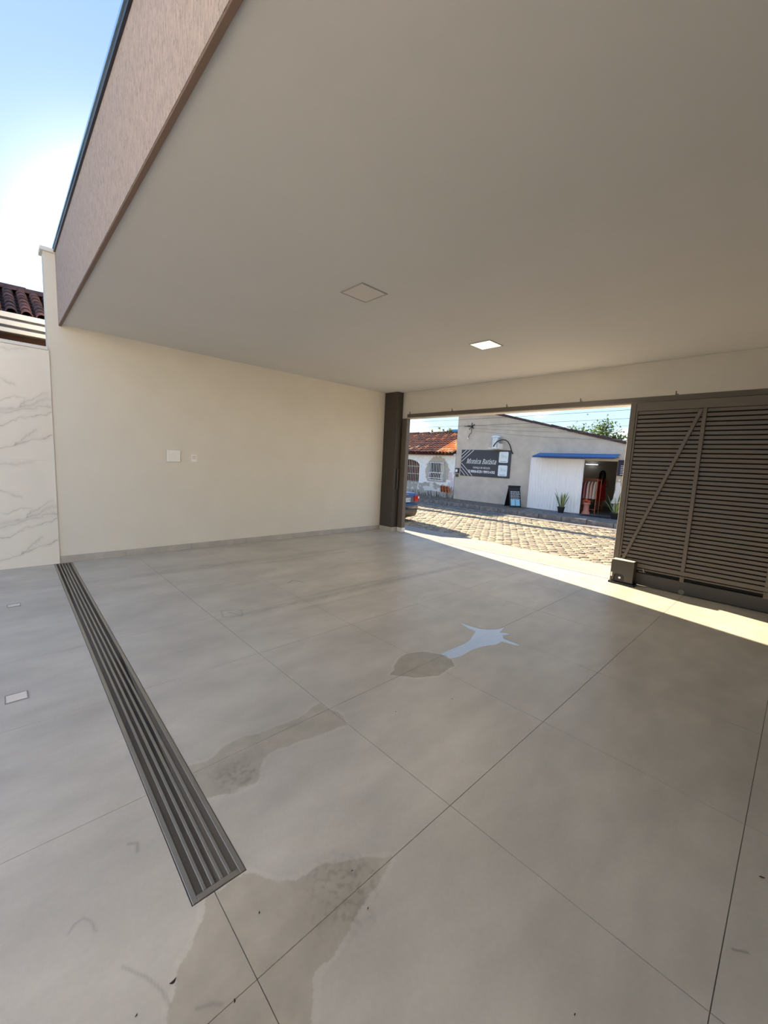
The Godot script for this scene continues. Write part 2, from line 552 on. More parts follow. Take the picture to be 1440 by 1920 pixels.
func materials() -> void:
	M.floor = floor_material()
	M.grout = mat(rgb(124, 116, 104), 0.9)
	M.ceiling = mottled(rgb(216, 214, 211), 0.012, 3.0, 0.85, 2.0, Vector2.ONE, 2)
	M.plaster = mottled(rgb(226, 220, 208), 0.015, 2.5, 0.8, 3.0, Vector2.ONE, 4)
	M.white_paint = mat(rgb(232, 228, 220), 0.7)
	M.skirting = mottled(rgb(182, 176, 168), 0.05, 1.0, 0.45, 4.0, Vector2.ONE, 6)
	M.bronze = mat(rgb(100, 91, 80), 0.42, 0.0, 0.5)
	M.bronze_dark = mat(rgb(68, 62, 56), 0.5)
	M.black_metal = mat(rgb(22, 22, 24), 0.45)
	M.steel = mat(rgb(168, 163, 152), 0.36, 0.85)
	M.dull_steel = mat(rgb(120, 116, 108), 0.5, 0.8)
	M.channel = mat(rgb(126, 121, 112), 0.6)
	M.house_front = mat(rgb(238, 236, 232), 0.8)
	M.garage_end = mat(rgb(112, 104, 94), 0.7)
	M.gap_shade_sheet = mat(rgb(22, 20, 18), 0.8)
	M.plastic = mat(rgb(247, 244, 238), 0.35)
	M.plastic_shade = mat(rgb(214, 209, 198), 0.4)
	M.flashing = mat(rgb(44, 48, 62), 0.35, 0.3)
	M.flashing_edge = mat(rgb(176, 208, 222), 0.2, 0.9)  # blue of the reflected sky is put into this colour
	# combed render of the fascia: vertical drag marks
	var gr := mat(Color.WHITE, 0.9)
	var ga := noise(1.0, 51, 4)
	var gb := noise(1.0, 52, 3)
	gr.albedo_texture = paint(512, 512, func(u, v):
		var k := 1.0 + 0.16 * ga.get_noise_2d(u * 95.0, v * 7.0) + 0.10 * gb.get_noise_2d(u * 240.0, v * 24.0)
		if gb.get_noise_2d(u * 120.0 + 40.0, v * 12.0) > 0.46:
			k *= 0.72
		return Color(0.70 * k, 0.625 * k, 0.572 * k))
	gr.uv1_scale = Vector3.ONE / 1.1
	gr.heightmap_enabled = false
	M.render = gr
	M.render_edge = mat(rgb(126, 104, 92), 0.9)
	# marble-look porcelain
	M.marble = marble_material()
	M.clay = mottled(rgb(128, 72, 56), 0.30, 0.5, 0.85, 5.0, Vector2.ONE, 61)
	M.clay2 = mottled(rgb(92, 60, 54), 0.30, 0.5, 0.85, 5.0, Vector2.ONE, 62)
	M.clay_orange = mottled(rgb(196, 118, 68), 0.25, 0.5, 0.85, 5.0, Vector2.ONE, 63)
	M.clay_pale = mottled(rgb(206, 164, 120), 0.2, 0.5, 0.85, 5.0, Vector2.ONE, 64)
	M.old_clay = mottled(rgb(104, 70, 64), 0.30, 0.5, 0.85, 5.0, Vector2.ONE, 66)
	M.old_clay2 = mottled(rgb(74, 54, 54), 0.30, 0.5, 0.85, 5.0, Vector2.ONE, 67)
	M.wood_dark = mottled(rgb(70, 44, 34), 0.3, 1.0, 0.7, 6.0, Vector2(1, 6), 65)
	M.paver = []
	for c in [rgb(144, 133, 112), rgb(134, 125, 108), rgb(156, 143, 118), rgb(124, 116, 101)]:
		M.paver.append(mottled(c, 0.12, 0.7, 0.9, 6.0, Vector2.ONE, 71 + M.paver.size()))
	M.sand = mottled(rgb(112, 100, 82), 0.2, 2.0, 0.95, 12.0, Vector2.ONE, 77)
	M.concrete = mottled(rgb(150, 145, 138), 0.08, 1.6, 0.85, 6.0, Vector2.ONE, 78)
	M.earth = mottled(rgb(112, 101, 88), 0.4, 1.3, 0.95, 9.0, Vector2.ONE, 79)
	M.walk = mottled(rgb(120, 116, 112), 0.25, 1.7, 0.9, 6.0, Vector2.ONE, 80)
	M.shop_wall = mottled(rgb(196, 189, 178), 0.07, 2.4, 0.9, 4.0, Vector2(1, 1), 81)
	M.shop_inside = mat(rgb(206, 200, 186), 0.9)
	M.blue_sheet = mat(rgb(30, 112, 170), 0.5)
	M.blue_dark = mat(rgb(14, 52, 118), 0.5)
	M.door_white = mat(rgb(245, 246, 247), 0.5)
	M.sign_dark = mat(rgb(52, 56, 66), 0.45)
	M.sign_white = mat(rgb(240, 243, 246), 0.5)
	M.sign_ice = mat(rgb(222, 236, 244), 0.5)
	M.ink = mat(rgb(98, 112, 124), 0.6)
	M.leaf = mat(rgb(96, 128, 48), 0.6)
	M.leaf.backlight_enabled = true
	M.leaf.backlight = rgb(60, 80, 20)
	M.leaf_pale = mat(rgb(150, 162, 84), 0.6)
	M.leaf_dark = mat(rgb(58, 86, 44), 0.6)
	M.blade = mat(rgb(92, 118, 66), 0.45)
	M.blade_edge = mat(rgb(168, 170, 92), 0.45)
	M.bark = mottled(rgb(96, 78, 60), 0.3, 0.4, 0.9, 6.0, Vector2(3, 1), 83)
	M.cable = mat(rgb(28, 28, 30), 0.6)

func marble_material() -> StandardMaterial3D:
	var m := mat(Color.WHITE, 0.22)
	var wa := noise(2.2, 91, 4)
	var wb := noise(7.0, 92, 3)
	var cl := noise(1.3, 93, 3)
	# veins in slab coordinates, u across 0..1.46 m, v down 0..1.46 m
	var veins := [
		[[Vector2(0.2, 1.0), Vector2(0.9, 0.86), Vector2(1.1, 0.80), Vector2(1.46, 0.64)], 0.018, 0.13],
		[[Vector2(0.3, 1.02), Vector2(0.95, 0.90), Vector2(1.2, 0.80), Vector2(1.46, 0.73)], 0.008, 0.14],
		[[Vector2(0.4, 1.12), Vector2(0.95, 1.02), Vector2(1.15, 0.93), Vector2(1.46, 0.78)], 0.006, 0.16],
		[[Vector2(0.8, 1.35), Vector2(1.0, 1.27), Vector2(1.2, 1.18), Vector2(1.46, 1.12)], 0.006, 0.18],
		[[Vector2(1.05, 1.24), Vector2(1.18, 1.13), Vector2(1.3, 1.07)], 0.006, 0.14],
		[[Vector2(0.9, 0.72), Vector2(1.1, 0.64), Vector2(1.18, 0.66), Vector2(1.14, 0.78)], 0.005, 0.14],
		[[Vector2(1.16, 0.72), Vector2(1.3, 0.63), Vector2(1.42, 0.58)], 0.006, 0.13],
		[[Vector2(0.5, 0.46), Vector2(0.9, 0.42), Vector2(1.1, 0.50)], 0.006, 0.12],
		[[Vector2(0.0, 0.35), Vector2(0.6, 0.12), Vector2(1.2, 0.02)], 0.012, 0.10],
		[[Vector2(0.1, 1.4), Vector2(0.5, 1.2), Vector2(0.7, 1.1)], 0.008, 0.14],
		[[Vector2(0.0, 0.7), Vector2(0.3, 0.62), Vector2(0.55, 0.7), Vector2(0.8, 0.5)], 0.008, 0.14]]
	m.albedo_texture = paint(384, 384, func(u, v):
		var p := Vector2(u, v) * 1.46
		p += Vector2(wa.get_noise_2d(p.x, p.y), wa.get_noise_2d(p.y + 5.0, p.x)) * 0.05 + Vector2(wb.get_noise_2d(p.x, p.y), wb.get_noise_2d(p.y + 5.0, p.x)) * 0.022
		var k := 1.0 + 0.02 * cl.get_noise_2d(p.x, p.y)
		for e in veins:
			var pts: Array = e[0]
			var d := 9.0
			for s in pts.size() - 1:
				d = minf(d, p.distance_to(Geometry2D.get_closest_point_to_segment(p, pts[s], pts[s + 1])))
			if d < e[1] * 6.0:
				k -= 0.72 * e[2] * (exp(-pow(d / e[1], 2.0)) * (0.7 + 0.6 * wb.get_noise_2d(p.x * 0.7, p.y * 0.7)) + 0.25 * exp(-pow(d / (e[1] * 4.0), 2.0)))
		return Color(0.93 * k, 0.90 * k + 0.005, 0.85 * k + 0.012))
	return m

# ---------------------------------------------------------------- the carport
func drain_outline(grow: float) -> PackedVector2Array:
	var a := Vector2(0.622, 0.004)
	var b := Vector2(0.549, 5.842)
	var d := (b - a).normalized()
	var s := d.orthogonal() * (0.1 + grow)
	return PackedVector2Array([a - s - d * 0.0, a + s - d * 0.0, b + s + d * grow, b - s + d * grow])

func build_floor() -> void:
	var root := struct_node("floor", "grey cement-look porcelain tile floor of the carport and yard")
	var hole := drain_outline(0.004)
	var xs := [-3.5]
	for k in range(-4, 6):
		xs.append(1.5256 + k)
	xs.append(6.972)
	var zs := [0.0]
	for k in range(-5, 6):
		zs.append(5.1947 + k)
	zs.append(10.5)
	var gap := 0.0016
	for i in xs.size() - 1:
		for j in zs.size() - 1:
			var cell := PackedVector2Array([Vector2(xs[i] + gap, zs[j] + gap), Vector2(xs[i + 1] - gap, zs[j] + gap), Vector2(xs[i + 1] - gap, zs[j + 1] - gap), Vector2(xs[i] + gap, zs[j + 1] - gap)])
			for p in Geometry2D.clip_polygons(cell, hole):
				var st := begin()
				prism(st, p, -0.012, 0.0, 1)
				put("floor_tile", st, M.floor, root)
	for p in Geometry2D.clip_polygons(PackedVector2Array([Vector2(-3.5, 0), Vector2(6.972, 0), Vector2(6.972, 10.5), Vector2(-3.5, 10.5)]), hole):
		var st := begin()
		prism(st, p, -0.16, -0.0035, 1)
		put("grout_bed", st, M.grout, root)

func build_shell() -> void:
	var st := begin()
	slab(st, Vector3(0.726, CEIL, 0.0), Vector3(7.2, CEIL + 0.2, 10.5))
	struct("ceiling", st, M.ceiling, "smooth off-white painted soffit of the carport")

	# back wall, its end stands a little past the fascia and carries a coping
	st = begin()
	slab(st, Vector3(0.575, -0.2, -0.2), Vector3(7.2, 4.16, 0.0))
	var w := struct("wall_back", st, M.plaster, "cream plastered side wall with two white wall plates")
	st = begin()
	slab(st, Vector3(0.545, 4.16, -0.24), Vector3(0.70, 4.21, 0.04), 0.004)
	slab(st, Vector3(0.70, 4.16, -0.24), Vector3(7.2, 4.21, -0.02), 0.004)
	put("coping", st, M.white_paint, w)

	# fascia beam along the open edge
	st = begin()
	slab(st, Vector3(0.70, CEIL - 0.012, 0.002), Vector3(0.725, 4.20, 8.0))
	slab(st, Vector3(0.725, CEIL + 0.2, 0.002), Vector3(0.84, 4.20, 8.0))
	var f := struct("trim_1", st, M.render, "beige combed-render fascia beam along the open edge of the canopy")
	st = begin()
	slab(st, Vector3(0.703, CEIL - 0.022, 0.002), Vector3(0.733, CEIL - 0.0125, 8.0), 0.002)
	put("drip_edge", st, M.render_edge, f)
	st = begin()
	slab(st, Vector3(0.682, 4.17, -0.01), Vector3(0.86, 4.228, 8.0))
	put("metal_flashing", st, M.flashing, f)
	st = begin()
	slab(st, Vector3(0.672, 4.213, -0.01), Vector3(0.682, 4.243, 8.0))
	put("flashing_lip", st, M.flashing_edge, f)

	# street side: lintel over the gateway, then solid wall behind the open gate
	st = begin()
	prism(st, PackedVector2Array([Vector2(7.0, 0.4205), Vector2(7.081, 0.4205), Vector2(7.081, 0.0), Vector2(7.2, 0.0), Vector2(7.2, 5.27), Vector2(7.0, 5.27)]), 2.685, 4.2, 1)
	struct("wall_lintel", st, M.plaster, "cream plastered lintel above the gateway")
	st = begin()
	slab(st, Vector3(7.0, -0.2, 5.27), Vector3(7.2, 4.2, 10.7))
	struct("wall_front", st, M.plaster, "cream street wall behind the open gate")
	st = begin()
	slab(st, Vector3(-4.5, -0.2, 8.0), Vector3(0.65, 4.2, 8.2))  # unseen wall, kept pale to bounce sunlight onto the side wall
	struct("wall_house", st, M.house_front, "unseen house front across the near end of the yard, pale to bounce light")
	st = begin()
	prism(st, PackedVector2Array([Vector2(0.65, 8.0), Vector2(0.85, 8.0), Vector2(0.85, 10.5), Vector2(7.0, 10.5), Vector2(7.0, 10.7), Vector2(0.65, 10.7)]), -0.2, 4.2, 1)  # unseen end wall, coloured dark so it returns less light
	struct("wall_garage", st, M.garage_end, "unseen wall round the deep end of the carport, taupe to return less light")

	# unseen slab added overhead to shade the near end of the yard
	st = begin()
	slab(st, Vector3(-4.5, CEIL, 6.3), Vector3(0.69, CEIL + 0.16, 8.0))
	struct("ceiling_shade_slab", st, M.house_front, "unseen pale slab added over the near end of the yard to shade its floor")

	# marble-clad yard wall
	var ml := struct_node("wall_left", "yard wall clad in white veined marble-look slabs with a white coping")
	st = begin()
	slab(st, Vector3(-3.5, -0.2, -0.15), Vector3(0.574, 2.9, 0.004))
	put("wall_core", st, M.plaster, ml)
	var x1 := 0.588
	for c in 3:
		var x0 := maxf(x1 - 1.46, -3.5)
		for r in 2:
			var y0 := 0.001 + r * 1.455
			st = begin()
			# slab texture starts at each slab's own corner
			var a := Vector3(x0 + 0.0008, y0, 0.0)
			var b := Vector3(x1 - 0.0008, y0 + 1.4535, 0.022)
			slab_uv(st, a, b)
			put("marble_slab", st, M.marble, ml)
		x1 = x0
	st = begin()
	slab(st, Vector3(-3.5, 2.912, -0.18), Vector3(0.574, 2.955, 0.034), 0.003)
	put("coping", st, M.white_paint, ml)

	# skirting tiles along the side wall
	var bb := struct_node("baseboard_back", "grey porcelain skirting tiles along the cream side wall")
	var edges := [0.592, 1.40, 2.37, 3.36, 4.36, 5.36, 6.36, 6.795]
	for i in edges.size() - 1:
		st = begin()
		slab(st, Vector3(edges[i] + 0.0012, 0.001, 0.0005), Vector3(edges[i + 1] - 0.0012, 0.102, 0.012), 0.001)
		put("skirting_tile", st, M.skirting, bb)

func slab_uv(st: SurfaceTool, a: Vector3, b: Vector3) -> void:
	var c := (a + b) * 0.5
	# front face carries the print, the rest is edge
	var s := 1.46
	var n := Vector3(0, 0, 1)
	var q := [Vector3(a.x, a.y, b.z), Vector3(a.x, b.y, b.z), Vector3(b.x, b.y, b.z), Vector3(b.x, a.y, b.z)]
	for i in [[0, 1, 2], [0, 2, 3]]:
		for k in i:
			st.set_normal(n)
			st.set_uv(Vector2(1.0 - (b.x - q[k].x) / s, (b.y - q[k].y) / s))
			st.add_vertex(q[k])
	for p in [[Vector3(b.x, a.y, a.z), Vector3(b.x, b.y, a.z), Vector3(b.x, b.y, b.z), Vector3(b.x, a.y, b.z)],
			[Vector3(a.x, a.y, a.z), Vector3(a.x, b.y, a.z), Vector3(a.x, b.y, b.z), Vector3(a.x, a.y, b.z)],
			[Vector3(a.x, b.y, a.z), Vector3(b.x, b.y, a.z), Vector3(b.x, b.y, b.z), Vector3(a.x, b.y, b.z)],
			[Vector3(a.x, a.y, a.z), Vector3(b.x, a.y, a.z), Vector3(b.x, a.y, b.z), Vector3(a.x, a.y, b.z)],
			[Vector3(a.x, a.y, a.z), Vector3(b.x, a.y, a.z), Vector3(b.x, b.y, a.z), Vector3(a.x, b.y, a.z)]]:
		quad(st, p[0], p[1], p[2], p[3], c)

func build_gate_post() -> void:
	var t := thing("gate_post", "dark bronze metal gate post in the corner beside the gateway", "post", Vector3(6.80, 0, 0.0))
	var st := begin()
	slab(st, Vector3(0, 0.10, 0.003), Vector3(0.20, CEIL - 0.002, 0.42), 0.004)
	put("post_casing", st, M.bronze_dark, t)
	st = begin()
	slab(st, Vector3(-0.012, 0.001, 0.003), Vector3(0.198, 0.10, 0.432), 0.002)
	put("tile_foot", st, M.skirting, t)
	# gate catch channel: two flanges with a groove between
	st = begin()
	slab(st, Vector3(0.20, 0.10, 0.003), Vector3(0.28, 2.683, 0.50), 0.003)
	slab(st, Vector3(0.17, 0.10, 0.45), Vector3(0.28, 2.683, 0.60), 0.003)
	put("catch_channel", st, M.bronze, t)
	st = begin()
	slab(st, Vector3(0.165, 0.001, 0.445), Vector3(0.285, 0.10, 0.61), 0.002)
	put("tile_foot", st, M.white_paint, t)
	st = begin()
	slab(st, Vector3(0.06, 1.02, 0.418), Vector3(0.10, 1.50, 0.432), 0.003)
	put("lock_slot", st, M.black_metal, t)
	st = begin()
	slab(st, Vector3(0.105, 1.02, 0.418), Vector3(0.135, 1.50, 0.440), 0.003)
	put("strike_plate", st, M.dull_steel, t)

func build_gate() -> void:
	# local x along the street, local z towards the carport
	var t := thing("sliding_gate", "dark bronze louvred sliding gate standing open along the street wall", "gate", Vector3(6.86, 0, 5.265), -PI / 2)
	var long := 5.0
	var st := begin()
	slab(st, Vector3(0, 0.012, -0.03), Vector3(0.075, 2.68, 0.03), 0.004)
	put("stile", st, M.bronze, t)
	st = begin()
	slab(st, Vector3(0.078, 0.36, -0.02), Vector3(0.10, 2.56, 0.024), 0.002)
	put("stile_lip", st, M.bronze, t)
	st = begin()
	slab(st, Vector3(long - 0.075, 0.10, -0.03), Vector3(long, 2.68, 0.03), 0.004)
	put("stile", st, M.bronze, t)
	st = begin()
	slab(st, Vector3(0.0755, 2.56, -0.03), Vector3(long - 0.0755, 2.68, 0.03), 0.004)
	put("top_rail", st, M.bronze, t)
	st = begin()
	slab(st, Vector3(0.0755, 0.27, -0.03), Vector3(long - 0.0755, 0.33, 0.028), 0.004)
	put("bottom_rail", st, M.bronze, t)
	st = begin()
	slab(st, Vector3(0.0755, 0.012, -0.035), Vector3(long - 0.0755, 0.19, 0.016), 0.004)
	put("carriage_beam", st, M.bronze_dark, t)
	# louvre slats over a near-black sheet that paints the shade in the gaps
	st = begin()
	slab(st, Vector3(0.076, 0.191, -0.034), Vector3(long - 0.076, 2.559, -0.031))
	put("gap_shade_sheet", st, M.gap_shade_sheet, t)
	var pitch := 0.0603
	var slat := begin()
	box(slat, Vector3.ZERO, Vector3(long - 0.18, 0.043, 0.016), Basis.IDENTITY, 0.002)
	var slat_mesh := slat.commit()
	for k in 37:
		var o := put("slat", slat_mesh, M.bronze, t)
		o.position = Vector3(long * 0.5, 0.363 + k * pitch, 0.0)
	# uprights every bay and one brace in the first bay
	var n := 0
	for x in [0.885, 1.745, 2.605, 3.465, 4.325]:
		st = begin()
		slab(st, Vector3(x - 0.022, 0.331, 0.0085), Vector3(x + 0.022, 2.559, 0.038), 0.003)
		put("mullion", st, M.bronze, t)
		st = begin()
		slab(st, Vector3(x - 0.025, 0.18, -0.02), Vector3(x + 0.025, 0.275, 0.02), 0.003)
		put("carriage_foot", st, M.bronze, t)
		n += 1
	st = begin()
	bar(st, Vector3(0.13, 0.345, 0.022), Vector3(0.845, 2.545, 0.022), 0.042, 0.026, Vector3.BACK, 0.003)
	put("brace", st, M.bronze, t)
	for x in [0.9, 4.1]:
		st = begin()
		for sg in [0]:
			var ring := []
			for e in [-0.018, 0.018]:
				var r := []
				for k in 16:
					r.append(Vector3(x + 0.035 * cos(TAU * k / 16), 0.0385 + 0.035 * sin(TAU * k / 16), e))
				ring.append(r)
			loft(st, ring)
		put("wheel", st, M.dull_steel, t)
	# toothed rack for the motor pinion
	st = begin()
	slab(st, Vector3(0.25, 0.245, 0.029), Vector3(long - 0.1, 0.262, 0.048), 0.001)
	put("gear_rack", st, M.bronze, t)
	# bolt on the leading edge
	st = begin()
	slab(st, Vector3(-0.075, 1.197, -0.005), Vector3(0.002, 1.212, 0.01), 0.002)
	put("latch_bolt", st, M.steel, t)

	# upper guide bolted to the lintel
	var g := thing("gate_guide_rail", "dark bronze guide rail fixed along the lower edge of the lintel", "rail", Vector3(7.0, 2.70, 0.61), -PI / 2)
	st = begin()
	slab(st, Vector3(0.0, 0.0, 0.001), Vector3(9.85, 0.075, 0.045), 0.003)
	put("rail", st, M.bronze, g)
	for x in [0.05, 1.26, 2.53, 3.87, 5.17, 6.5, 7.8]:
		st = begin()
		slab(st, Vector3(x - 0.018, 0.075, 0.001), Vector3(x - 0.006, 0.135, 0.012), 0.001)
		slab(st, Vector3(x - 0.018, 0.085, 0.001), Vector3(x + 0.02, 0.095, 0.010), 0.001)
		put("bracket", st, M.dull_steel, g)

	# floor track: angle iron let into the joint
	var tr := thing("gate_floor_track", "thin dark steel gate track set in the floor across the gateway", "track", Vector3(6.86, 0, 0.62), -PI / 2)
	st = begin()
	slab(st, Vector3(0.0, 0.0005, -0.004), Vector3(9.8, 0.004, 0.004), 0.001)
	put("track_bar", st, M.dull_steel, tr)

	# motor
	var mo := thing("gate_motor", "dark grey sliding-gate motor box at the foot of the open gate", "motor", Vector3(6.755, 0, 5.30), -PI / 2)
	st = begin()
	slab(st, Vector3(-0.02, 0.001, -0.05), Vector3(0.33, 0.028, 0.10), 0.004)
	put("base_plate", st, M.black_metal, mo)
	st = begin()
	# cover with an arched cut-out low on its face
	var outline := PackedVector2Array([Vector2(0.0, 0.05), Vector2(0.045, 0.05), Vector2(0.05, 0.13), Vector2(0.075, 0.155), Vector2(0.16, 0.155), Vector2(0.185, 0.13), Vector2(0.19, 0.05), Vector2(0.30, 0.05), Vector2(0.302, 0.345), Vector2(0.29, 0.355), Vector2(0.01, 0.355), Vector2(0.0, 0.345)])
	prism(st, outline, -0.05, 0.085, 2)
	put("cover", st, M.bronze_dark, mo)
	st = begin()
	slab(st, Vector3(0.002, 0.028, -0.048), Vector3(0.298, 0.16, 0.06), 0.003)
	put("gearbox", st, M.black_metal, mo)
	st = begin()
	slab(st, Vector3(0.008, 0.3555, -0.045), Vector3(0.294, 0.366, 0.08), 0.003)
	put("lid", st, mat(rgb(215, 210, 200), 0.5), mo)  # sunlight on the motor top is put into this pale colour
	st = begin()
	var rr := []
	for e in [[0.018, 0.06], [0.018, 0.072], [0.012, 0.076]]:
		var r := []
		for k in 14:
			r.append(Vector3(0.125 + e[0] * cos(TAU * k / 14), 0.095 + e[0] * sin(TAU * k / 14), e[1]))
		rr.append(r)
	loft(st, rr)
	put("release_key", st, M.plastic, mo)
	st = begin()
	slab(st, Vector3(0.006, 0.10, 0.085), Vector3(0.026, 0.165, 0.087))
	put("warning_sticker", st, M.plastic, mo)
	st = begin()
	bar(st, Vector3(0.335, 0.225, -0.045), Vector3(0.42, 0.225, -0.045), 0.008, 0.004)
	bar(st, Vector3(0.40, 0.225, -0.045), Vector3(0.385, 0.27, -0.045), 0.008, 0.004, Vector3.BACK)
	put("limit_stop", st, M.steel, mo)

func build_lights() -> void:
	for e in [[2.53, false, "square flush ceiling panel light, switched off"], [4.70, true, "square flush ceiling panel light, glowing warm white"]]:
		var t := thing("ceiling_light", e[2], "ceiling light", Vector3(e[0] + 0.165, CEIL, 3.985), 0.0, "")
		var st := begin()
		for s in [-1.0, 1.0]:
			slab(st, Vector3(-0.166, -0.008, s * 0.166), Vector3(0.166, -0.0005, s * 0.152), 0.001)
			slab(st, Vector3(s * 0.166, -0.008, -0.152), Vector3(s * 0.152, -0.0005, 0.152), 0.001)
		put("frame", st, mat(rgb(170, 165, 158), 0.5), t)
		st = begin()
		slab(st, Vector3(-0.1515, -0.005, -0.1515), Vector3(0.1515, -0.0005, 0.1515))
		var d := mat(rgb(218, 213, 206), 0.5)
		if e[1]:
			d.emission_enabled = true
			d.emission = rgb(255, 240, 208)
			d.emission_energy_multiplier = 1.3
		put("diffuser", st, d, t)
		if e[1]:
			var l := AreaLight3D.new()
			l.name = "panel_glow"
			l.area_size = Vector2(0.3, 0.3)
			l.light_color = rgb(255, 238, 208)
			l.light_energy = 1.6
			l.area_range = 20.0
			l.shadow_enabled = true
			t.add_child(l)
			l.position = Vector3(0, -0.012, 0)
			l.rotation_degrees = Vector3(-90, 0, 0)

func build_wall_plates() -> void:
	var t := thing("distribution_box", "square white cover plate on the cream side wall", "cover plate", Vector3(2.0, 1.485, 0.0))
	var st := begin()
	slab(st, Vector3(0, 0, 0.0005), Vector3(0.21, 0.2, 0.012), 0.004)
	put("back_plate", st, M.plastic_shade, t)
	st = begin()
	slab(st, Vector3(0.003, 0.003, 0.012), Vector3(0.207, 0.197, 0.034), 0.006)
	put("lid", st, M.plastic, t)
	t = thing("light_switch", "small white switch plate with two rockers beside the square cover plate", "switch", Vector3(2.378, 1.50, 0.0))
	st = begin()
	slab(st, Vector3(0, 0, 0.0005), Vector3(0.092, 0.126, 0.008), 0.003)
	put("plate", st, M.plastic, t)
	for y in [0.044, 0.074]:
		st = begin()
		slab(st, Vector3(0.018, y, 0.008), Vector3(0.074, y + 0.02, 0.0125), 0.002)
		put("rocker", st, M.plastic_shade, t)

func build_drain() -> void:
	var a := Vector2(0.622, 0.004)
	var b := Vector2(0.549, 5.842)
	var long := a.distance_to(b)
	# local z runs from the wall along the channel
	var t := thing("channel_drain", "long stainless slotted channel drain let into the floor", "drain", Vector3(a.x, 0, a.y), atan2(b.x - a.x, b.y - a.y))
	var st := begin()
	slab(st, Vector3(-0.098, -0.062, 0.001), Vector3(0.098, -0.055, long))
	for s in [-1.0, 1.0]:
		slab(st, Vector3(s * 0.1, -0.085, 0.0), Vector3(s * 0.095, -0.004, long))
	slab(st, Vector3(-0.1, -0.085, long - 0.005), Vector3(0.1, -0.004, long))
	put("channel", st, M.channel, t)
	for s in [-1.0, 1.0]:
		st = begin()
		slab(st, Vector3(s * 0.1, -0.03, 0.0), Vector3(s * 0.080, 0.002, long), 0.0015)
		put("frame_rail", st, M.steel, t)
	for z in [0.0, long - 0.026]:
		st = begin()
		slab(st, Vector3(-0.0798, -0.03, z + 0.0005), Vector3(0.0798, 0.002, z + 0.0255), 0.0015)
		put("frame_end", st, M.steel, t)
	for k in 4:
		st = begin()
		var x := -0.08 + 0.032 * (k + 1)
		slab(st, Vector3(x - 0.0065, -0.028, 0.026), Vector3(x + 0.0065, 0.0015, long - 0.0262), 0.0015)
		put("bar", st, M.steel, t)
	for z in [0.95, 2.17, 3.43, 4.71]:
		st = begin()
		slab(st, Vector3(-0.0795, -0.05, z - 0.014), Vector3(0.0795, -0.0285, z + 0.014), 0.001)
		put("cross_support", st, M.dull_steel, t)

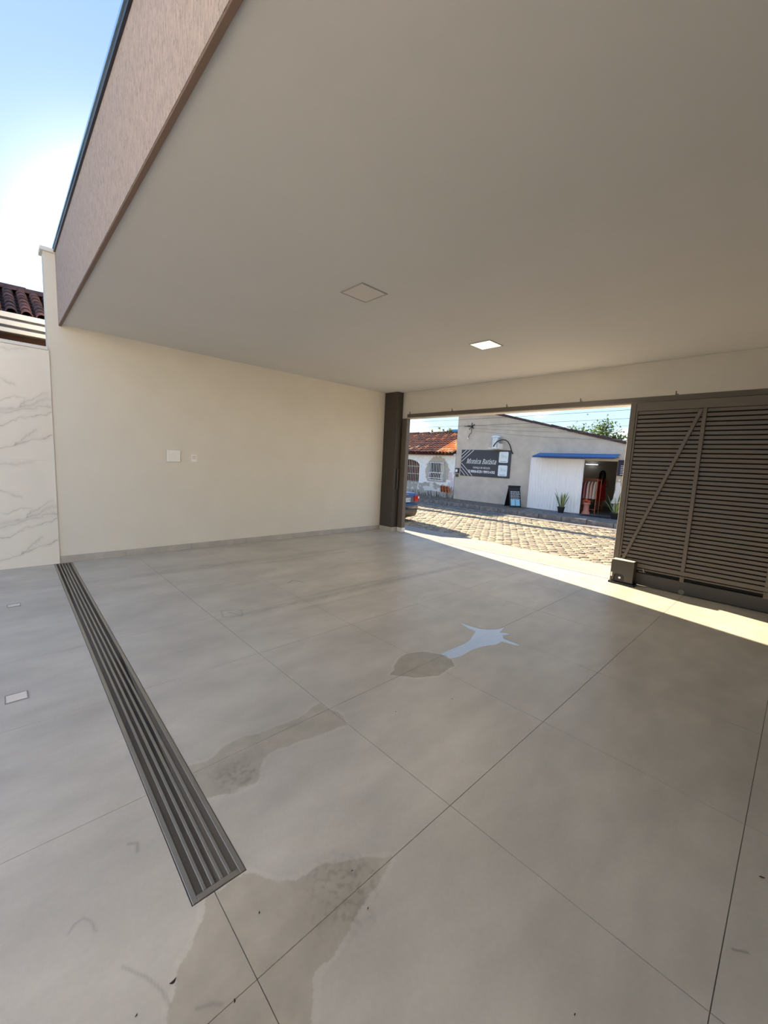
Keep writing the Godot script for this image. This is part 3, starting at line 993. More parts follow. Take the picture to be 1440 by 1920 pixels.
func build_floor_bits() -> void:
	for e in [[Vector3(0.062, 0, 1.72), 0.105, "flush steel-rimmed floor light in the yard paving, close to the marble wall"], [Vector3(0.026, 0, 3.80), 0.115, "flush steel-rimmed floor light in the yard paving, beside the middle of the channel drain"]]:
		var t := thing("floor_light", e[2], "floor light", e[0])
		var h: float = e[1] * 0.5
		var st := begin()
		for s in [-1.0, 1.0]:
			slab(st, Vector3(-h, 0.0004, s * h), Vector3(h, 0.0045, s * (h - 0.007)), 0.001)
			slab(st, Vector3(s * h, 0.0004, -h + 0.007), Vector3(s * (h - 0.007), 0.0045, h - 0.007), 0.001)
		put("rim", st, M.steel, t)
		st = begin()
		slab(st, Vector3(-h + 0.0071, 0.0004, -h + 0.0071), Vector3(h - 0.0071, 0.0028, h - 0.0071))
		put("lens", st, mat(rgb(238, 226, 212), 0.15), t)

	# film of water with pointed runs
	var pl := PackedVector2Array([Vector2(3.462, 4.851), Vector2(3.473, 4.964), Vector2(3.501, 5.087), Vector2(3.615, 5.191), Vector2(3.738, 5.217), Vector2(3.582, 5.247), Vector2(3.644, 5.342), Vector2(3.539, 5.308), Vector2(3.480, 5.354), Vector2(3.479, 5.527), Vector2(3.439, 5.510), Vector2(3.413, 5.376), Vector2(3.305, 5.377), Vector2(3.174, 5.317), Vector2(3.009, 5.296), Vector2(2.877, 5.308), Vector2(2.777, 5.290), Vector2(2.725, 5.273), Vector2(2.736, 5.172), Vector2(2.882, 5.171), Vector2(3.071, 5.182), Vector2(3.198, 5.166), Vector2(3.411, 5.084), Vector2(3.417, 4.990)])
	var mid := Vector2(3.2, 5.24)
	for i in pl.size():
		pl[i] -= mid
	var st := begin()
	prism(st, pl, 0.0003, 0.0022, 1)
	var water := mat(Color(0.86, 0.88, 0.88, 0.10), 0.02, 0.0, 1.0)
	water.transparency = BaseMaterial3D.TRANSPARENCY_ALPHA
	water.clearcoat_enabled = true
	water.clearcoat = 1.0
	water.clearcoat_roughness = 0.02
	var sp := put("water_puddle", st, water)
	sp.position = Vector3(mid.x, 0, mid.y)
	tag(sp, "thin shining puddle of water with pointed runs on the grey floor tiles", "puddle")

	var spots := [Vector2(0.328, 6.029), Vector2(0.618, 6.024), Vector2(0.923, 6.274), Vector2(0.966, 6.127), Vector2(1.848, 5.501), Vector2(2.264, 5.653), Vector2(1.201, 6.912), Vector2(2.234, 7.271), Vector2(0.451, 6.199), Vector2(0.225, 6.04)]
	var where := ["small dark curled leaf bit on the water stain past the drain end", "tiny dark crumb on the water stain past the drain end"]
	for i in spots.size():
		var r := RandomNumberGenerator.new()
		r.seed = 300 + i
		var s := 0.010 if i in [0, 7] else r.randf_range(0.0035, 0.006)
		var ls := begin()
		var rings := []
		for k in 5:
			var u := k / 4.0 * 2.0 - 1.0
			var wd := s * 0.42 * sqrt(maxf(0.02, 1.0 - u * u))
			var c := Vector3(s * u, 0.0022 + s * 0.25 * u * u, s * 0.3 * u * u)
			var ring := []
			for a in 6:
				ring.append(c + Vector3(0, 0.0012 * sin(TAU * a / 6), wd * cos(TAU * a / 6)))
			rings.append(ring)
		loft(ls, rings)
		var o := put("leaf_bit", ls, mat(rgb(78, 48, 34) if i in [4, 5, 7] else rgb(34, 30, 30), 0.8))
		o.position = Vector3(spots[i].x, 0, spots[i].y)
		o.rotation.y = r.randf() * TAU
		var lab: String = where[0]
		if i in [1, 2, 3, 8, 9]:
			lab = where[1]
		elif i in [4, 5]:
			lab = "small brown leaf bit on the dry tile past the puddle"
		elif i == 7:
			lab = "reddish-brown seed on the floor beyond the last visible tile joint"
		elif i == 6:
			lab = "small black crumb alone on the open floor far from the drain"
		tag(o, lab, "litter", "litter on the floor")

# ---------------------------------------------------------------- neighbour roof over the marble wall
func barrel(st: SurfaceTool, long: float, r0: float, r1: float, thick: float, up := 1.0) -> void:
	var n := 7
	for e in [0, 1]:
		pass
	var ring := func(z: float, r: float) -> Array:
		var a := []
		for k in n + 1:
			var t := PI * k / n
			a.append([Vector3(r * cos(t), up * r * sin(t), z), Vector3(cos(t), up * sin(t), 0)])
		return a
	var o0: Array = ring.call(0.0, r0)
	var o1: Array = ring.call(-long, r1)
	var i0: Array = ring.call(0.0, r0 - thick)
	var i1: Array = ring.call(-long, r1 - thick)
	for k in n:
		smooth_tri(st, [o0[k][0], o0[k + 1][0], o1[k + 1][0]], [o0[k][1], o0[k + 1][1], o1[k + 1][1]])
		smooth_tri(st, [o0[k][0], o1[k + 1][0], o1[k][0]], [o0[k][1], o1[k + 1][1], o1[k][1]])
		smooth_tri(st, [i0[k][0], i0[k + 1][0], i1[k + 1][0]], [-i0[k][1], -i0[k + 1][1], -i1[k + 1][1]])
		smooth_tri(st, [i0[k][0], i1[k + 1][0], i1[k][0]], [-i0[k][1], -i1[k + 1][1], -i1[k][1]])
		tri(st, o0[k][0], o0[k + 1][0], i0[k + 1][0], Vector3.BACK)
		tri(st, o0[k][0], i0[k + 1][0], i0[k][0], Vector3.BACK)

func build_neighbour() -> void:
	var t := thing("tiled_house", "neighbouring house with dark red barrel-tile roof and white gutter behind the marble wall", "house", Vector3(0, 0, -0.7))
	var st := begin()
	slab(st, Vector3(-3.4, -0.1, -4.0), Vector3(1.6, 3.3, -0.55))
	put("wall", st, M.wood_dark, t)
	# eaves boarding
	st = begin()
	slab(st, Vector3(-3.4, 3.30, -3.9), Vector3(1.6, 3.36, -0.02))
	put("soffit_board", st, M.wood_dark, t)
	# gutter: three white bands with recessed grooves
	st = begin()
	slab(st, Vector3(-3.4, 3.19, -0.10), Vector3(1.6, 3.45, 0.0))
	put("gutter_back", st, mat(rgb(92, 94, 98), 0.6), t)
	for y in [[3.385, 3.455], [3.285, 3.350], [3.19, 3.245]]:
		st = begin()
		slab(st, Vector3(-3.4, y[0], 0.0005), Vector3(1.6, y[1], 0.03), 0.004)
		put("gutter_band", st, M.white_paint, t)
	# roof plane rising away
	var slope := atan2(0.64, 1.3)
	var rb := Basis(Vector3.RIGHT, slope)
	var start := Vector3(0, 3.44, -0.16)
	st = begin()
	box(st, start + rb * Vector3(-0.9, -0.03, -0.76), Vector3(5.0, 0.03, 1.52), rb)
	put("roof_deck", st, M.old_clay2, t)
	var ct := begin()
	barrel(ct, 0.30, 0.068, 0.056, 0.011)
	var cover := ct.commit()
	var pt := begin()
	barrel(pt, 0.30, 0.060, 0.070, 0.011, -1.0)
	var pan := pt.commit()
	var r := RandomNumberGenerator.new()
	r.seed = 5
	for c in 16:
		var x := -1.55 + c * 0.165
		for k in 7:
			var o := put("roof_tile", cover, M.old_clay if r.randf() < 0.6 else M.old_clay2, t)
			o.transform = Transform3D(rb * Basis(Vector3.RIGHT, deg_to_rad(-3.0)), start + rb * Vector3(x, 0.055 + r.randf() * 0.006, -k * 0.21 + r.randf_range(-0.006, 0.006)))
			if k < 7:
				var p := put("pan_tile", pan, M.old_clay2, t)
				p.transform = Transform3D(rb * Basis(Vector3.RIGHT, deg_to_rad(-3.0)), start + rb * Vector3(x + 0.0825, 0.068, -k * 0.21))
	for k in 9:
		var rt := begin()
		barrel(rt, 0.42, 0.10, 0.088, 0.013)
		var o := put("ridge_tile", rt, M.old_clay2, t)
		o.transform = Transform3D(Basis(Vector3.UP, PI / 2), start + rb * Vector3(-1.9 + k * 0.40, 0.05, -1.50))
	# far slope
	st = begin()
	var far := Basis(Vector3.RIGHT, -slope)
	var ridge := start + rb * Vector3(-0.9, 0.0, -1.52)
	box(st, ridge + far * Vector3(0, 0.02, -1.0), Vector3(5.0, 0.12, 2.0), far)
	put("far_slope", st, M.old_clay, t)

# ---------------------------------------------------------------- street
func hexagon(r: float) -> PackedVector2Array:
	var p := PackedVector2Array()
	for k in 6:
		p.append(Vector2(r * cos(TAU * k / 6.0), r * sin(TAU * k / 6.0)))
	return p

func paver_mesh(r: float, v: int) -> ArrayMesh:
	# slightly crowned hexagonal block with a chamfered arris
	var rg := RandomNumberGenerator.new()
	rg.seed = 900 + v
	var st := begin()
	var lo := []
	var mid := []
	var top := []
	for k in 6:
		var a := TAU * k / 6.0
		var rr := r * rg.randf_range(0.97, 1.0)
		lo.append(Vector3(rr * cos(a), -0.05, rr * sin(a)))
		mid.append(Vector3(rr * cos(a), -0.012, rr * sin(a)))
		top.append(Vector3((rr - 0.016) * cos(a), rg.randf_range(-0.004, 0.001), (rr - 0.016) * sin(a)))
	for k in 6:
		var l := (k + 1) % 6
		quad(st, lo[k], lo[l], mid[l], mid[k], Vector3(0, -0.02, 0))
		quad(st, mid[k], mid[l], top[l], top[k], Vector3(0, -0.05, 0))
		var c := Vector3(0, 0.004, 0)
		var n: Vector3 = (top[k] - c).cross(top[l] - c).normalized()
		tri(st, c, top[k], top[l], n if n.y > 0 else -n)
	return st.commit()

func build_street() -> void:
	var st := begin()
	slab(st, Vector3(-30, STREET - 0.2, -60), Vector3(70, STREET - 0.035, 60))
	struct("ground", st, M.sand, "sandy ground under the street and plots")
	var root := struct_node("street", "street of sunlit sand-coloured hexagonal concrete pavers")
	var cam := Vector3(0.0112, 1.643, 7.2071)
	var spots := []
	var r := 0.122
	var dx := r * 1.5 + 0.009
	var dz := r * sqrt(3.0) + 0.012
	var nx := int((13.95 - 8.60) / dx)
	for i in nx + 1:
		var x := 8.60 + i * dx
		for j in 140:
			var z := -14.0 + j * dz + (dz * 0.5 if i % 2 else 0.0)
			# seen through the gateway between the post and the open gate?
			var k := (7.1 - cam.x) / (x - cam.x)
			var zg := cam.z + (z - cam.z) * k
			var seen := zg > 0.55 and zg < 5.4
			spots.append([Vector3(x, 0, z), (0.0 if seen else 1000.0) + cam.distance_to(Vector3(x, 0, z))])
	spots.sort_custom(func(a, b): return a[1] < b[1])
	var kinds := []
	for v in 4:
		kinds.append(paver_mesh(r, v))
	var rest := []
	for v in 4:
		rest.append(begin())
	var rg := RandomNumberGenerator.new()
	rg.seed = 77
	for n in spots.size():
		var v := rg.randi() % 4
		var at: Vector3 = spots[n][0] + Vector3(0, STREET + rg.randf_range(-0.008, 0.008), 0)
		var b := Basis(Vector3(1, 0, 0), rg.randf_range(-0.04, 0.04)) * Basis(Vector3(0, 0, 1), rg.randf_range(-0.04, 0.04)) * Basis(Vector3.UP, TAU / 6.0 * (rg.randi() % 6) + rg.randf_range(-0.05, 0.05))
		if n < 300:
			var o := put("paver", kinds[v], M.paver[rg.randi() % 4], root)
			o.transform = Transform3D(b, at)
		else:
			rest[v].append_from(kinds[v], 0, Transform3D(b, at))
	for v in 4:
		var o := put("paver_field", rest[v], M.paver[v], root)
		o.set_meta("kind", "stuff")
	# concrete apron in front of the gateway, falling to the street
	st = begin()
	prism(st, PackedVector2Array([Vector2(6.974, -0.2), Vector2(6.974, -0.001), Vector2(7.25, -0.006), Vector2(8.50, STREET + 0.012), Vector2(8.50, -0.25)]), -0.6, 10.6, 2)
	struct("trim_2", st, M.concrete, "pale concrete apron between the gateway and the pavers")

	# far pavement
	var sw := struct_node("sidewalk", "shaded grey pavement in front of the shop and white house")
	st = begin()
	slab(st, Vector3(14.62, STREET - 0.2, -0.5), Vector3(16.2, WALK, 14))
	put("pavement_slab", st, M.walk, sw)
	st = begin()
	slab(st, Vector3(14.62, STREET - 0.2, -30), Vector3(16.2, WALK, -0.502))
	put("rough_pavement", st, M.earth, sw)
	st = begin()
	slab(st, Vector3(13.9, STREET - 0.2, -30), Vector3(14.48, STREET + 0.012, 14))
	put("gutter_strip", st, M.walk, sw)
	for k in 28:
		st = begin()
		var z := -14.0 + k * 0.85
		slab(st, Vector3(14.48 + rg.randf_range(-0.015, 0.01), STREET - 0.15, z), Vector3(14.62, WALK + rg.randf_range(-0.02, 0.01), z + 0.835), 0.012)
		put("kerb_stone", st, M.walk, sw)
	# loose rubble along the foot of the house and shop walls
	for k in 26:
		var q := begin()
		var s := rg.randf_range(0.03, 0.09)
		var z := -9.0 + k * 0.27 + rg.randf_range(-0.05, 0.05)
		var rings := []
		for e in [[0.0, 0.8], [0.35, 1.0], [0.75, 0.75], [1.0, 0.3]]:
			var ring := []
			for a in 7:
				ring.append(Vector3(cos(TAU * a / 7) * s * e[1] * rg.randf_range(0.8, 1.15), e[0] * s * 0.9, sin(TAU * a / 7) * s * e[1] * rg.randf_range(0.8, 1.15)))
			rings.append(ring)
		loft(q, rings)
		var o := put("rubble_stone", q, M.walk)
		o.position = Vector3(rg.randf_range(14.75, 16.0), WALK - 0.004, z)
		tag(o, "grey lump of rubble on the shaded pavement before the white house and sign wall", "stone", "rubble on the far pavement")

# ---------------------------------------------------------------- shop across the street
func build_shop() -> void:
	var t := thing("shop_building", "single-storey grey rendered shop with sloping roof line and white sliding door", "building", Vector3(SHOPX, WALK, 0))
	var st := begin()
	var top := func(z: float) -> float: return 3.88 - 0.24 * (z + 2.52)
	var out := PackedVector2Array([Vector2(-4.76, -0.1), Vector2(-4.76, top.call(-4.76)), Vector2(6.5, top.call(6.5)), Vector2(6.5, -0.1), Vector2(2.44, -0.1), Vector2(2.44, 2.06), Vector2(0.15, 2.06), Vector2(0.15, -0.1)])
	prism(st, out, 0.0, 0.2, 0)
	put("facade", st, M.shop_wall, t)
	# side wall towards the white house, and the room behind the opening
	st = begin()
	slab(st, Vector3(0.2, -0.1, -4.76), Vector3(6.0, 3.2, -4.58))
	slab(st, Vector3(0.2, -0.1, 6.3), Vector3(6.0, 1.6, 6.5))
	slab(st, Vector3(5.8, -0.1, -4.58), Vector3(6.0, 1.7, 6.3))
	put("outer_wall", st, M.shop_wall, t)
	st = begin()
	slab(st, Vector3(5.0, 0.0, -0.6), Vector3(5.1, 2.4, 3.4))
	slab(st, Vector3(0.2, 0.0, -0.7), Vector3(5.1, 2.4, -0.6))
	slab(st, Vector3(0.2, 0.0, 3.4), Vector3(5.1, 2.4, 3.5))
	slab(st, Vector3(0.2, 2.38, -0.7), Vector3(5.1, 2.45, 3.5))
	put("room", st, M.shop_inside, t)
	st = begin()
	slab(st, Vector3(0.0, -0.1, -0.6), Vector3(5.0, 0.001, 3.4))
	put("room_floor", st, M.walk, t)
	# roof sheet following the slope, its edge seen over the facade
	st = begin()
	var z0 := -4.9
	var z1 := 6.7
	var prof := PackedVector2Array([Vector2(z0, top.call(z0) + 0.005), Vector2(z0, top.call(z0) + 0.065), Vector2(z1, top.call(z1) + 0.065), Vector2(z1, top.call(z1) + 0.005)])
	prism(st, prof, -0.06, 6.2, 0)
	put("roof", st, M.old_clay2, t)
	# verge tiles along the sloping edge
	var rg := RandomNumberGenerator.new()
	rg.seed = 12
	var vt := begin()
	barrel(vt, 0.46, 0.07, 0.058, 0.012)
	var vm := vt.commit()
	for k in 27:
		var z := -4.6 + k * 0.40
		var o := put("verge_tile", vm, M.old_clay2 if rg.randf() < 0.7 else M.bark, t)
		o.transform = Transform3D(Basis(Vector3.RIGHT, atan(0.24)) * Basis(Vector3.UP, PI + rg.randf_range(-0.03, 0.03)), Vector3(0.02 + rg.randf_range(-0.015, 0.015), top.call(z) + 0.055 + rg.randf_range(-0.01, 0.01), z))
	# door frame head and jamb
	st = begin()
	slab(st, Vector3(-0.02, 2.04, -0.9), Vector3(0.05, 2.12, 2.5), 0.004)
	put("door_head", st, mat(rgb(206, 198, 180), 0.6), t)
	# white corrugated sliding leaf
	var leaf := begin()
	slab(leaf, Vector3(-0.075, 0.01, -0.86), Vector3(-0.06, 2.09, 1.275))
	var door := put("sliding_door", leaf, M.door_white, t)
	for k in 17:
		var rib := begin()
		var z := -0.80 + k * 0.1235
		prism(rib, PackedVector2Array([Vector2(z, -0.0755), Vector2(z + 0.018, -0.105), Vector2(z + 0.058, -0.105), Vector2(z + 0.076, -0.0755)]), 0.02, 2.08, 2)
		# outline was laid in (z, x): turn it into place
		var o := put("rib", rib, M.door_white, door)
		o.transform = Transform3D(Basis(Vector3(0, 0, 1), Vector3(1, 0, 0), Vector3(0, 1, 0)), Vector3.ZERO)
	for e in [[-0.86, -0.83], [1.245, 1.275]]:
		st = begin()
		slab(st, Vector3(-0.108, 0.01, e[0]), Vector3(-0.0755, 2.09, e[1]), 0.003)
		put("edge_frame", st, M.door_white, door)
	for e in [[0.01, 0.05], [2.05, 2.09]]:
		st = begin()
		slab(st, Vector3(-0.110, e[0], -0.83), Vector3(-0.1055, e[1], 1.245), 0.001)
		put("edge_frame", st, M.door_white, door)
	# blue awning sheet
	st = begin()
	prism(st, PackedVector2Array([Vector2(-0.02, 2.28), Vector2(-0.02, 2.30), Vector2(-0.62, 2.155), Vector2(-0.62, 2.135)]), -0.55, 2.45, 2)
	put("awning", st, M.blue_sheet, t)
	st = begin()
	slab(st, Vector3(-0.63, 2.115, -0.55), Vector3(-0.605, 2.16, 2.45), 0.003)
	put("awning_edge", st, M.blue_dark, t)
	st = begin()
	for z in [-0.5, 0.95, 2.4]:
		bar(st, Vector3(-0.02, 2.19, z), Vector3(-0.6, 2.12, z), 0.02, 0.02)
	put("awning_bracket", st, M.blue_dark, t)
	# jamb beside the opening
	st = begin()
	slab(st, Vector3(-0.03, 0.0, 2.40), Vector3(-0.0005, 2.04, 2.72), 0.004)
	put("jamb", st, mat(rgb(190, 176, 150), 0.8), t)

	# sign board: local x along the wall, local z out to the street
	var s := thing("sign_board", "dark slate sign board with white script lettering on the grey shop wall", "sign", Vector3(SHOPX - 0.001, 1.20, -4.42), -PI / 2)
	st = begin()
	slab(st, Vector3(0, 0, 0.0), Vector3(2.60, 1.22, 0.035), 0.004)
	put("board", st, M.sign_dark, s)
	for k in 3:
		for sg in [1.0, -1.0]:
			st = begin()
			var e: float = [0.66, 0.46, 0.26][k]
			var p0: Vector3 = [Vector3(0.03, 0.625 + 0.035 * sg, 0.037), Vector3(0.02, 0.625 + 0.20 * sg, 0.037), Vector3(0.02, 0.625 + 0.37 * sg, 0.037)][k]
			var p1 := Vector3(0.02 + e, 0.61 + 0.595 * sg, 0.037)
			bar(st, p0, p1, 0.022, 0.004, Vector3.BACK)
			put("stripe", st, M.sign_white, s)
	for y in [0.66, 0.07]:
		st = begin()
		var rr := PackedVector2Array()
		for c in [[2.43, y + 0.44, 0.0], [2.08, y + 0.44, PI / 2], [2.08, y + 0.06, PI], [2.43, y + 0.06, PI * 1.5]]:
			for k in 5:
				rr.append(Vector2(c[0], c[1]) + Vector2.from_angle(c[2] + PI / 8 * k) * 0.05)
		prism(st, rr, 0.0352, 0.042, 2)
		var card := put("logo_card", st, M.sign_ice, s)
		for k in 3:
			var tb := begin()
			tube(tb, [Vector3(2.14 + 0.09 * k, y + 0.30, 0.043), Vector3(2.17 + 0.09 * k, y + 0.38 - 0.03 * k, 0.043), Vector3(2.19 + 0.09 * k, y + 0.22, 0.043), Vector3(2.23 + 0.09 * k, y + 0.28, 0.043)], 0.004, 5)
			put("script_mark", tb, M.ink, card)
		var ln := begin()
		for k in 9:
			slab(ln, Vector3(2.10 + k * 0.035, y + 0.045, 0.042), Vector3(2.125 + k * 0.035, y + 0.07, 0.0435))
		put("print_line", ln, M.ink, card)
	text("lettering", "Monica Batista", 0.22, 0.006, M.sign_white, s, Vector3(1.13, 0.69, 0.038), "Droid Serif", 0.28, 0.74)
	text("lettering", "ESPAÇO DE BELEZA", 0.085, 0.006, M.sign_white, s, Vector3(1.16, 0.40, 0.038), "Droid Sans", 0.0, 0.9)
	text("lettering", "73 99956-8329 / 99913-4762", 0.118, 0.006, M.sign_white, s, Vector3(1.16, 0.22, 0.038), "Droid Sans", 0.0, 0.68, 700)

	# canister on a wall bracket with a black hose
	var w := thing("wall_canister", "white metal canister with domed lid on a small wall shelf above the sign", "canister", Vector3(SHOPX - 0.22, 2.50, -2.50))
	st = begin()
	lathe(st, Vector3.ZERO, [Vector2(0, 0.0), Vector2(0.17, 0.0), Vector2(0.17, 0.44), Vector2(0.165, 0.46), Vector2(0.0, 0.46)])
	put("drum", st, mat(rgb(188, 196, 204), 0.3, 0.5), w)
	st = begin()
	lathe(st, Vector3(0, 0.46, 0), [Vector2(0.0, 0.0), Vector2(0.205, 0.0), Vector2(0.20, 0.03), Vector2(0.15, 0.075), Vector2(0.0, 0.10)])
	put("lid", st, M.sign_ice, w)
	st = begin()
	slab(st, Vector3(-0.2, -0.035, -0.24), Vector3(0.218, -0.001, 0.24), 0.004)
	put("shelf", st, M.door_white, w)
	st = begin()
	slab(st, Vector3(-0.19, 0.0, 0.205), Vector3(0.218, 0.2, 0.225), 0.003)
	put("shelf_side", st, M.door_white, w)
	st = begin()
	var hose := [Vector3(-0.185, 0.06, 0.0), Vector3(-0.2, 0.14, 0.06), Vector3(-0.2, 0.24, 0.15), Vector3(-0.17, 0.32, 0.27), Vector3(-0.13, 0.355, 0.40), Vector3(-0.08, 0.34, 0.51), Vector3(-0.03, 0.27, 0.60), Vector3(0.05, 0.15, 0.65), Vector3(0.12, 0.0, 0.68), Vector3(0.16, -0.14, 0.71), Vector3(0.175, -0.24, 0.76)]
	tube(st, hose, 0.022, 8)
	put("hose", st, M.cable, w)

	var me := thing("meter_box", "small dark meter box with round white dial beside the sign edge", "meter", Vector3(SHOPX - 0.001, 1.12, -4.60), -PI / 2)
	st = begin()
	slab(st, Vector3(-0.09, 0.17, 0), Vector3(0.10, 0.42, 0.09), 0.006)
	slab(st, Vector3(-0.09, 0, 0), Vector3(0.06, 0.13, 0.05), 0.006)
	put("casing", st, mat(rgb(70, 68, 66), 0.6), me)
	st = begin()
	var rings := []
	for e in [[0.062, 0.09], [0.062, 0.115], [0.04, 0.125]]:
		var rn := []
		for k in 14:
			rn.append(Vector3(e[0] * cos(TAU * k / 14), 0.29 + e[0] * sin(TAU * k / 14) * 1.2, e[1]))
		rings.append(rn)
	loft(st, rings)
	put("dial", st, M.sign_white, me)

	# cable anchor high on the wall, with the service drops running off it
	var an := thing("cable_anchor", "black tangle of cable clamps high on the grey shop wall", "cable clamp", Vector3(SHOPX - 0.001, 3.49, -3.93), -PI / 2)
	st = begin()
	slab(st, Vector3(-0.03, -0.05, 0), Vector3(0.03, 0.05, 0.06), 0.006)
	put("plate", st, M.black_metal, an)
	for e in [[Vector3(-0.20, 0.05, 0.10), 0.02], [Vector3(0.18, 0.08, 0.12), 0.02], [Vector3(0.02, 0.17, 0.08), 0.018], [Vector3(-0.12, -0.14, 0.08), 0.016], [Vector3(0.13, -0.10, 0.10), 0.016], [Vector3(-0.42, 0.02, 0.06), 0.013]]:
		st = begin()
		tube(st, [Vector3(0, 0, 0.05), e[0] * 0.6 + Vector3(0, 0, 0.03), e[0]], e[1], 6)
		put("clamp_arm", st, M.black_metal, an)
	st = begin()
	tube(st, [Vector3(0, -0.04, 0.05), Vector3(0.0, -0.28, 0.06), Vector3(-0.10, -0.36, 0.06), Vector3(-0.16, -0.50, 0.05)], 0.012, 6)
	put("drop_wire", st, M.black_metal, an)
	st = begin()
	lathe(st, Vector3(-0.17, -0.58, 0.05), [Vector2(0, 0), Vector2(0.035, 0.01), Vector2(0.04, 0.06), Vector2(0.0, 0.09)], 10)
	put("lamp_bulb", st, M.sign_white, an)
	var runs := [[3.42, 3.20], [3.55, 3.44], [3.30, 2.82]]
	for k in 3:
		st = begin()
		var pts := []
		for i in 9:
			var u := i / 8.0
			pts.append(Vector3(-0.03, lerpf(runs[k][0], runs[k][1], u) - 0.18 * sin(PI * u), lerpf(-3.9, 6.0, u)))
		tube(st, pts, 0.005, 5)
		var o := put("service_cable", st, mat(rgb(140, 136, 130), 0.7))
		o.position = Vector3(SHOPX - 0.05, 0, 0)
		tag(o, ["thin grey service cable sagging along the shop wall, middle of three", "thin grey service cable along the shop wall, topmost of three", "thin grey service cable sagging along the shop wall, lowest of three"][k], "cable", "service cables on the shop wall")

	# folding board on the pavement
	var af := thing("a_frame_board", "black folding pavement board with white writing and two pale pictures", "sign", Vector3(15.72, WALK, -1.30))
	for sg in [-1.0, 1.0]:
		st = begin()
		var lean := Basis(Vector3.RIGHT, -sg * 0.30)
		box(st, Vector3(0, 0.43, 0) + Vector3(0, 0, sg * 0.135), Vector3(0.50, 0.86, 0.02), lean, 0.003)
		put("panel", st, M.black_metal, af)
		for x in [-0.235, 0.235]:
			st = begin()
			box(st, Vector3(x, 0.43, sg * 0.135), Vector3(0.03, 0.90, 0.03), lean, 0.003)
			put("leg", st, M.black_metal, af)
	st = begin()
	slab(st, Vector3(-0.26, 0.83, -0.06), Vector3(0.26, 0.90, 0.06), 0.012)
	put("header", st, M.black_metal, af)
	af.rotation.y = -0.62
	# writing on the side turned to the street gate
	st = begin()
	var face := Basis(Vector3.RIGHT, -0.30)
	var rgl := RandomNumberGenerator.new()
	rgl.seed = 4
	for k in 7:
		var y := 0.66 - k * 0.055
		var x := -0.19
		while x < 0.17:
			var wd := rgl.randf_range(0.03, 0.09)
			box(st, Vector3(0, 0.43, 0.135) + face * Vector3(x + wd * 0.5, y - 0.43, 0.0115), Vector3(wd, 0.018, 0.002), face)
			x += wd + 0.02
	put("chalk_writing", st, M.sign_white, af)
	for x in [-0.105, 0.105]:
		st = begin()
		box(st, Vector3(0, 0.43, 0.135) + face * Vector3(x, -0.24, 0.0115), Vector3(0.19, 0.26, 0.003), face)
		put("picture", st, mat(rgb(150, 205, 232), 0.5), af)

	# hanging board and bits beside the opening
	var hb := thing("hanging_board", "narrow navy board with white print hung beside the shop opening", "sign", Vector3(SHOPX - 0.04, 1.56, 2.42), -PI / 2)
	st = begin()
	slab(st, Vector3(0, 0, 0.0), Vector3(0.30, 0.56, 0.02), 0.003)
	put("board", st, mat(rgb(34, 32, 62), 0.5), hb)
	st = begin()
	for k in 6:
		slab(st, Vector3(0.10, 0.05 + k * 0.06, 0.0202), Vector3(0.19 + 0.02 * (k % 3), 0.065 + k * 0.06, 0.022))
	put("print", st, M.sign_white, hb)
	var bell := thing("bell_push", "round white bell push on the beige jamb", "bell", Vector3(SHOPX - 0.031, 1.40, 2.52), -PI / 2)
	st = begin()
	var br := []
	for e in [[0.035, 0.0], [0.035, 0.015], [0.02, 0.022]]:
		var rn := []
		for k in 12:
			rn.append(Vector3(e[0] * cos(TAU * k / 12), e[0] * sin(TAU * k / 12), e[1]))
		br.append(rn)
	loft(st, br)
	put("button", st, M.sign_white, bell)
	var bag := thing("hanging_cloth", "crumpled white cloth hanging on the jamb beside the right-hand plant", "cloth", Vector3(SHOPX - 0.06, 0.55, 2.50))
	st = begin()
	var crings := []
	var rgc := RandomNumberGenerator.new()
	rgc.seed = 9
	for k in 9:
		var u := k / 8.0
		var rn := []
		for a in 14:
			var fold := 1.0 + 0.22 * sin(a * 2.7 + k * 0.8)
			rn.append(Vector3(cos(TAU * a / 14) * 0.045 * fold * lerpf(0.8, 0.5, u), u * 0.78, 0.03 * sin(u * 3.0) + sin(TAU * a / 14) * lerpf(0.16, 0.07, u) * fold))
		crings.append(rn)
	loft(st, crings)
	put("cloth", st, mat(rgb(224, 220, 212), 0.9), bag)

	# lamp inside
	var fl := thing("tube_lamp", "short white tube lamp on the back wall inside the shop", "lamp", Vector3(21.12, 2.02, -0.22))
	st = begin()
	tube(st, [Vector3(0, 0, -0.28), Vector3(0, 0, 0.28)], 0.02, 10)
	var em := mat(rgb(245, 248, 250), 0.4)
	em.emission_enabled = true
	em.emission = rgb(240, 246, 255)
	em.emission_energy_multiplier = 0.9
	put("tube", st, em, fl)
	st = begin()
	slab(st, Vector3(0.022, -0.03, -0.3), Vector3(0.075, 0.03, 0.3), 0.004)
	put("batten", st, M.door_white, fl)
	var ol := OmniLight3D.new()
	ol.name = "tube_glow"
	ol.light_energy = 0.012
	ol.light_size = 0.1
	ol.omni_range = 12.0
	ol.omni_attenuation = 2.0
	ol.light_color = rgb(240, 246, 255)
	ol.shadow_enabled = true
	fl.add_child(ol)
	ol.position = Vector3(-0.06, 0, 0)

	# clothes rack
	var rk := thing("clothes_rack", "copper-coloured clothes rack just inside the shop opening", "rack", Vector3(16.75, WALK + 0.001, 1.33))
	var copper := mat(rgb(190, 108, 74), 0.4, 0.3)
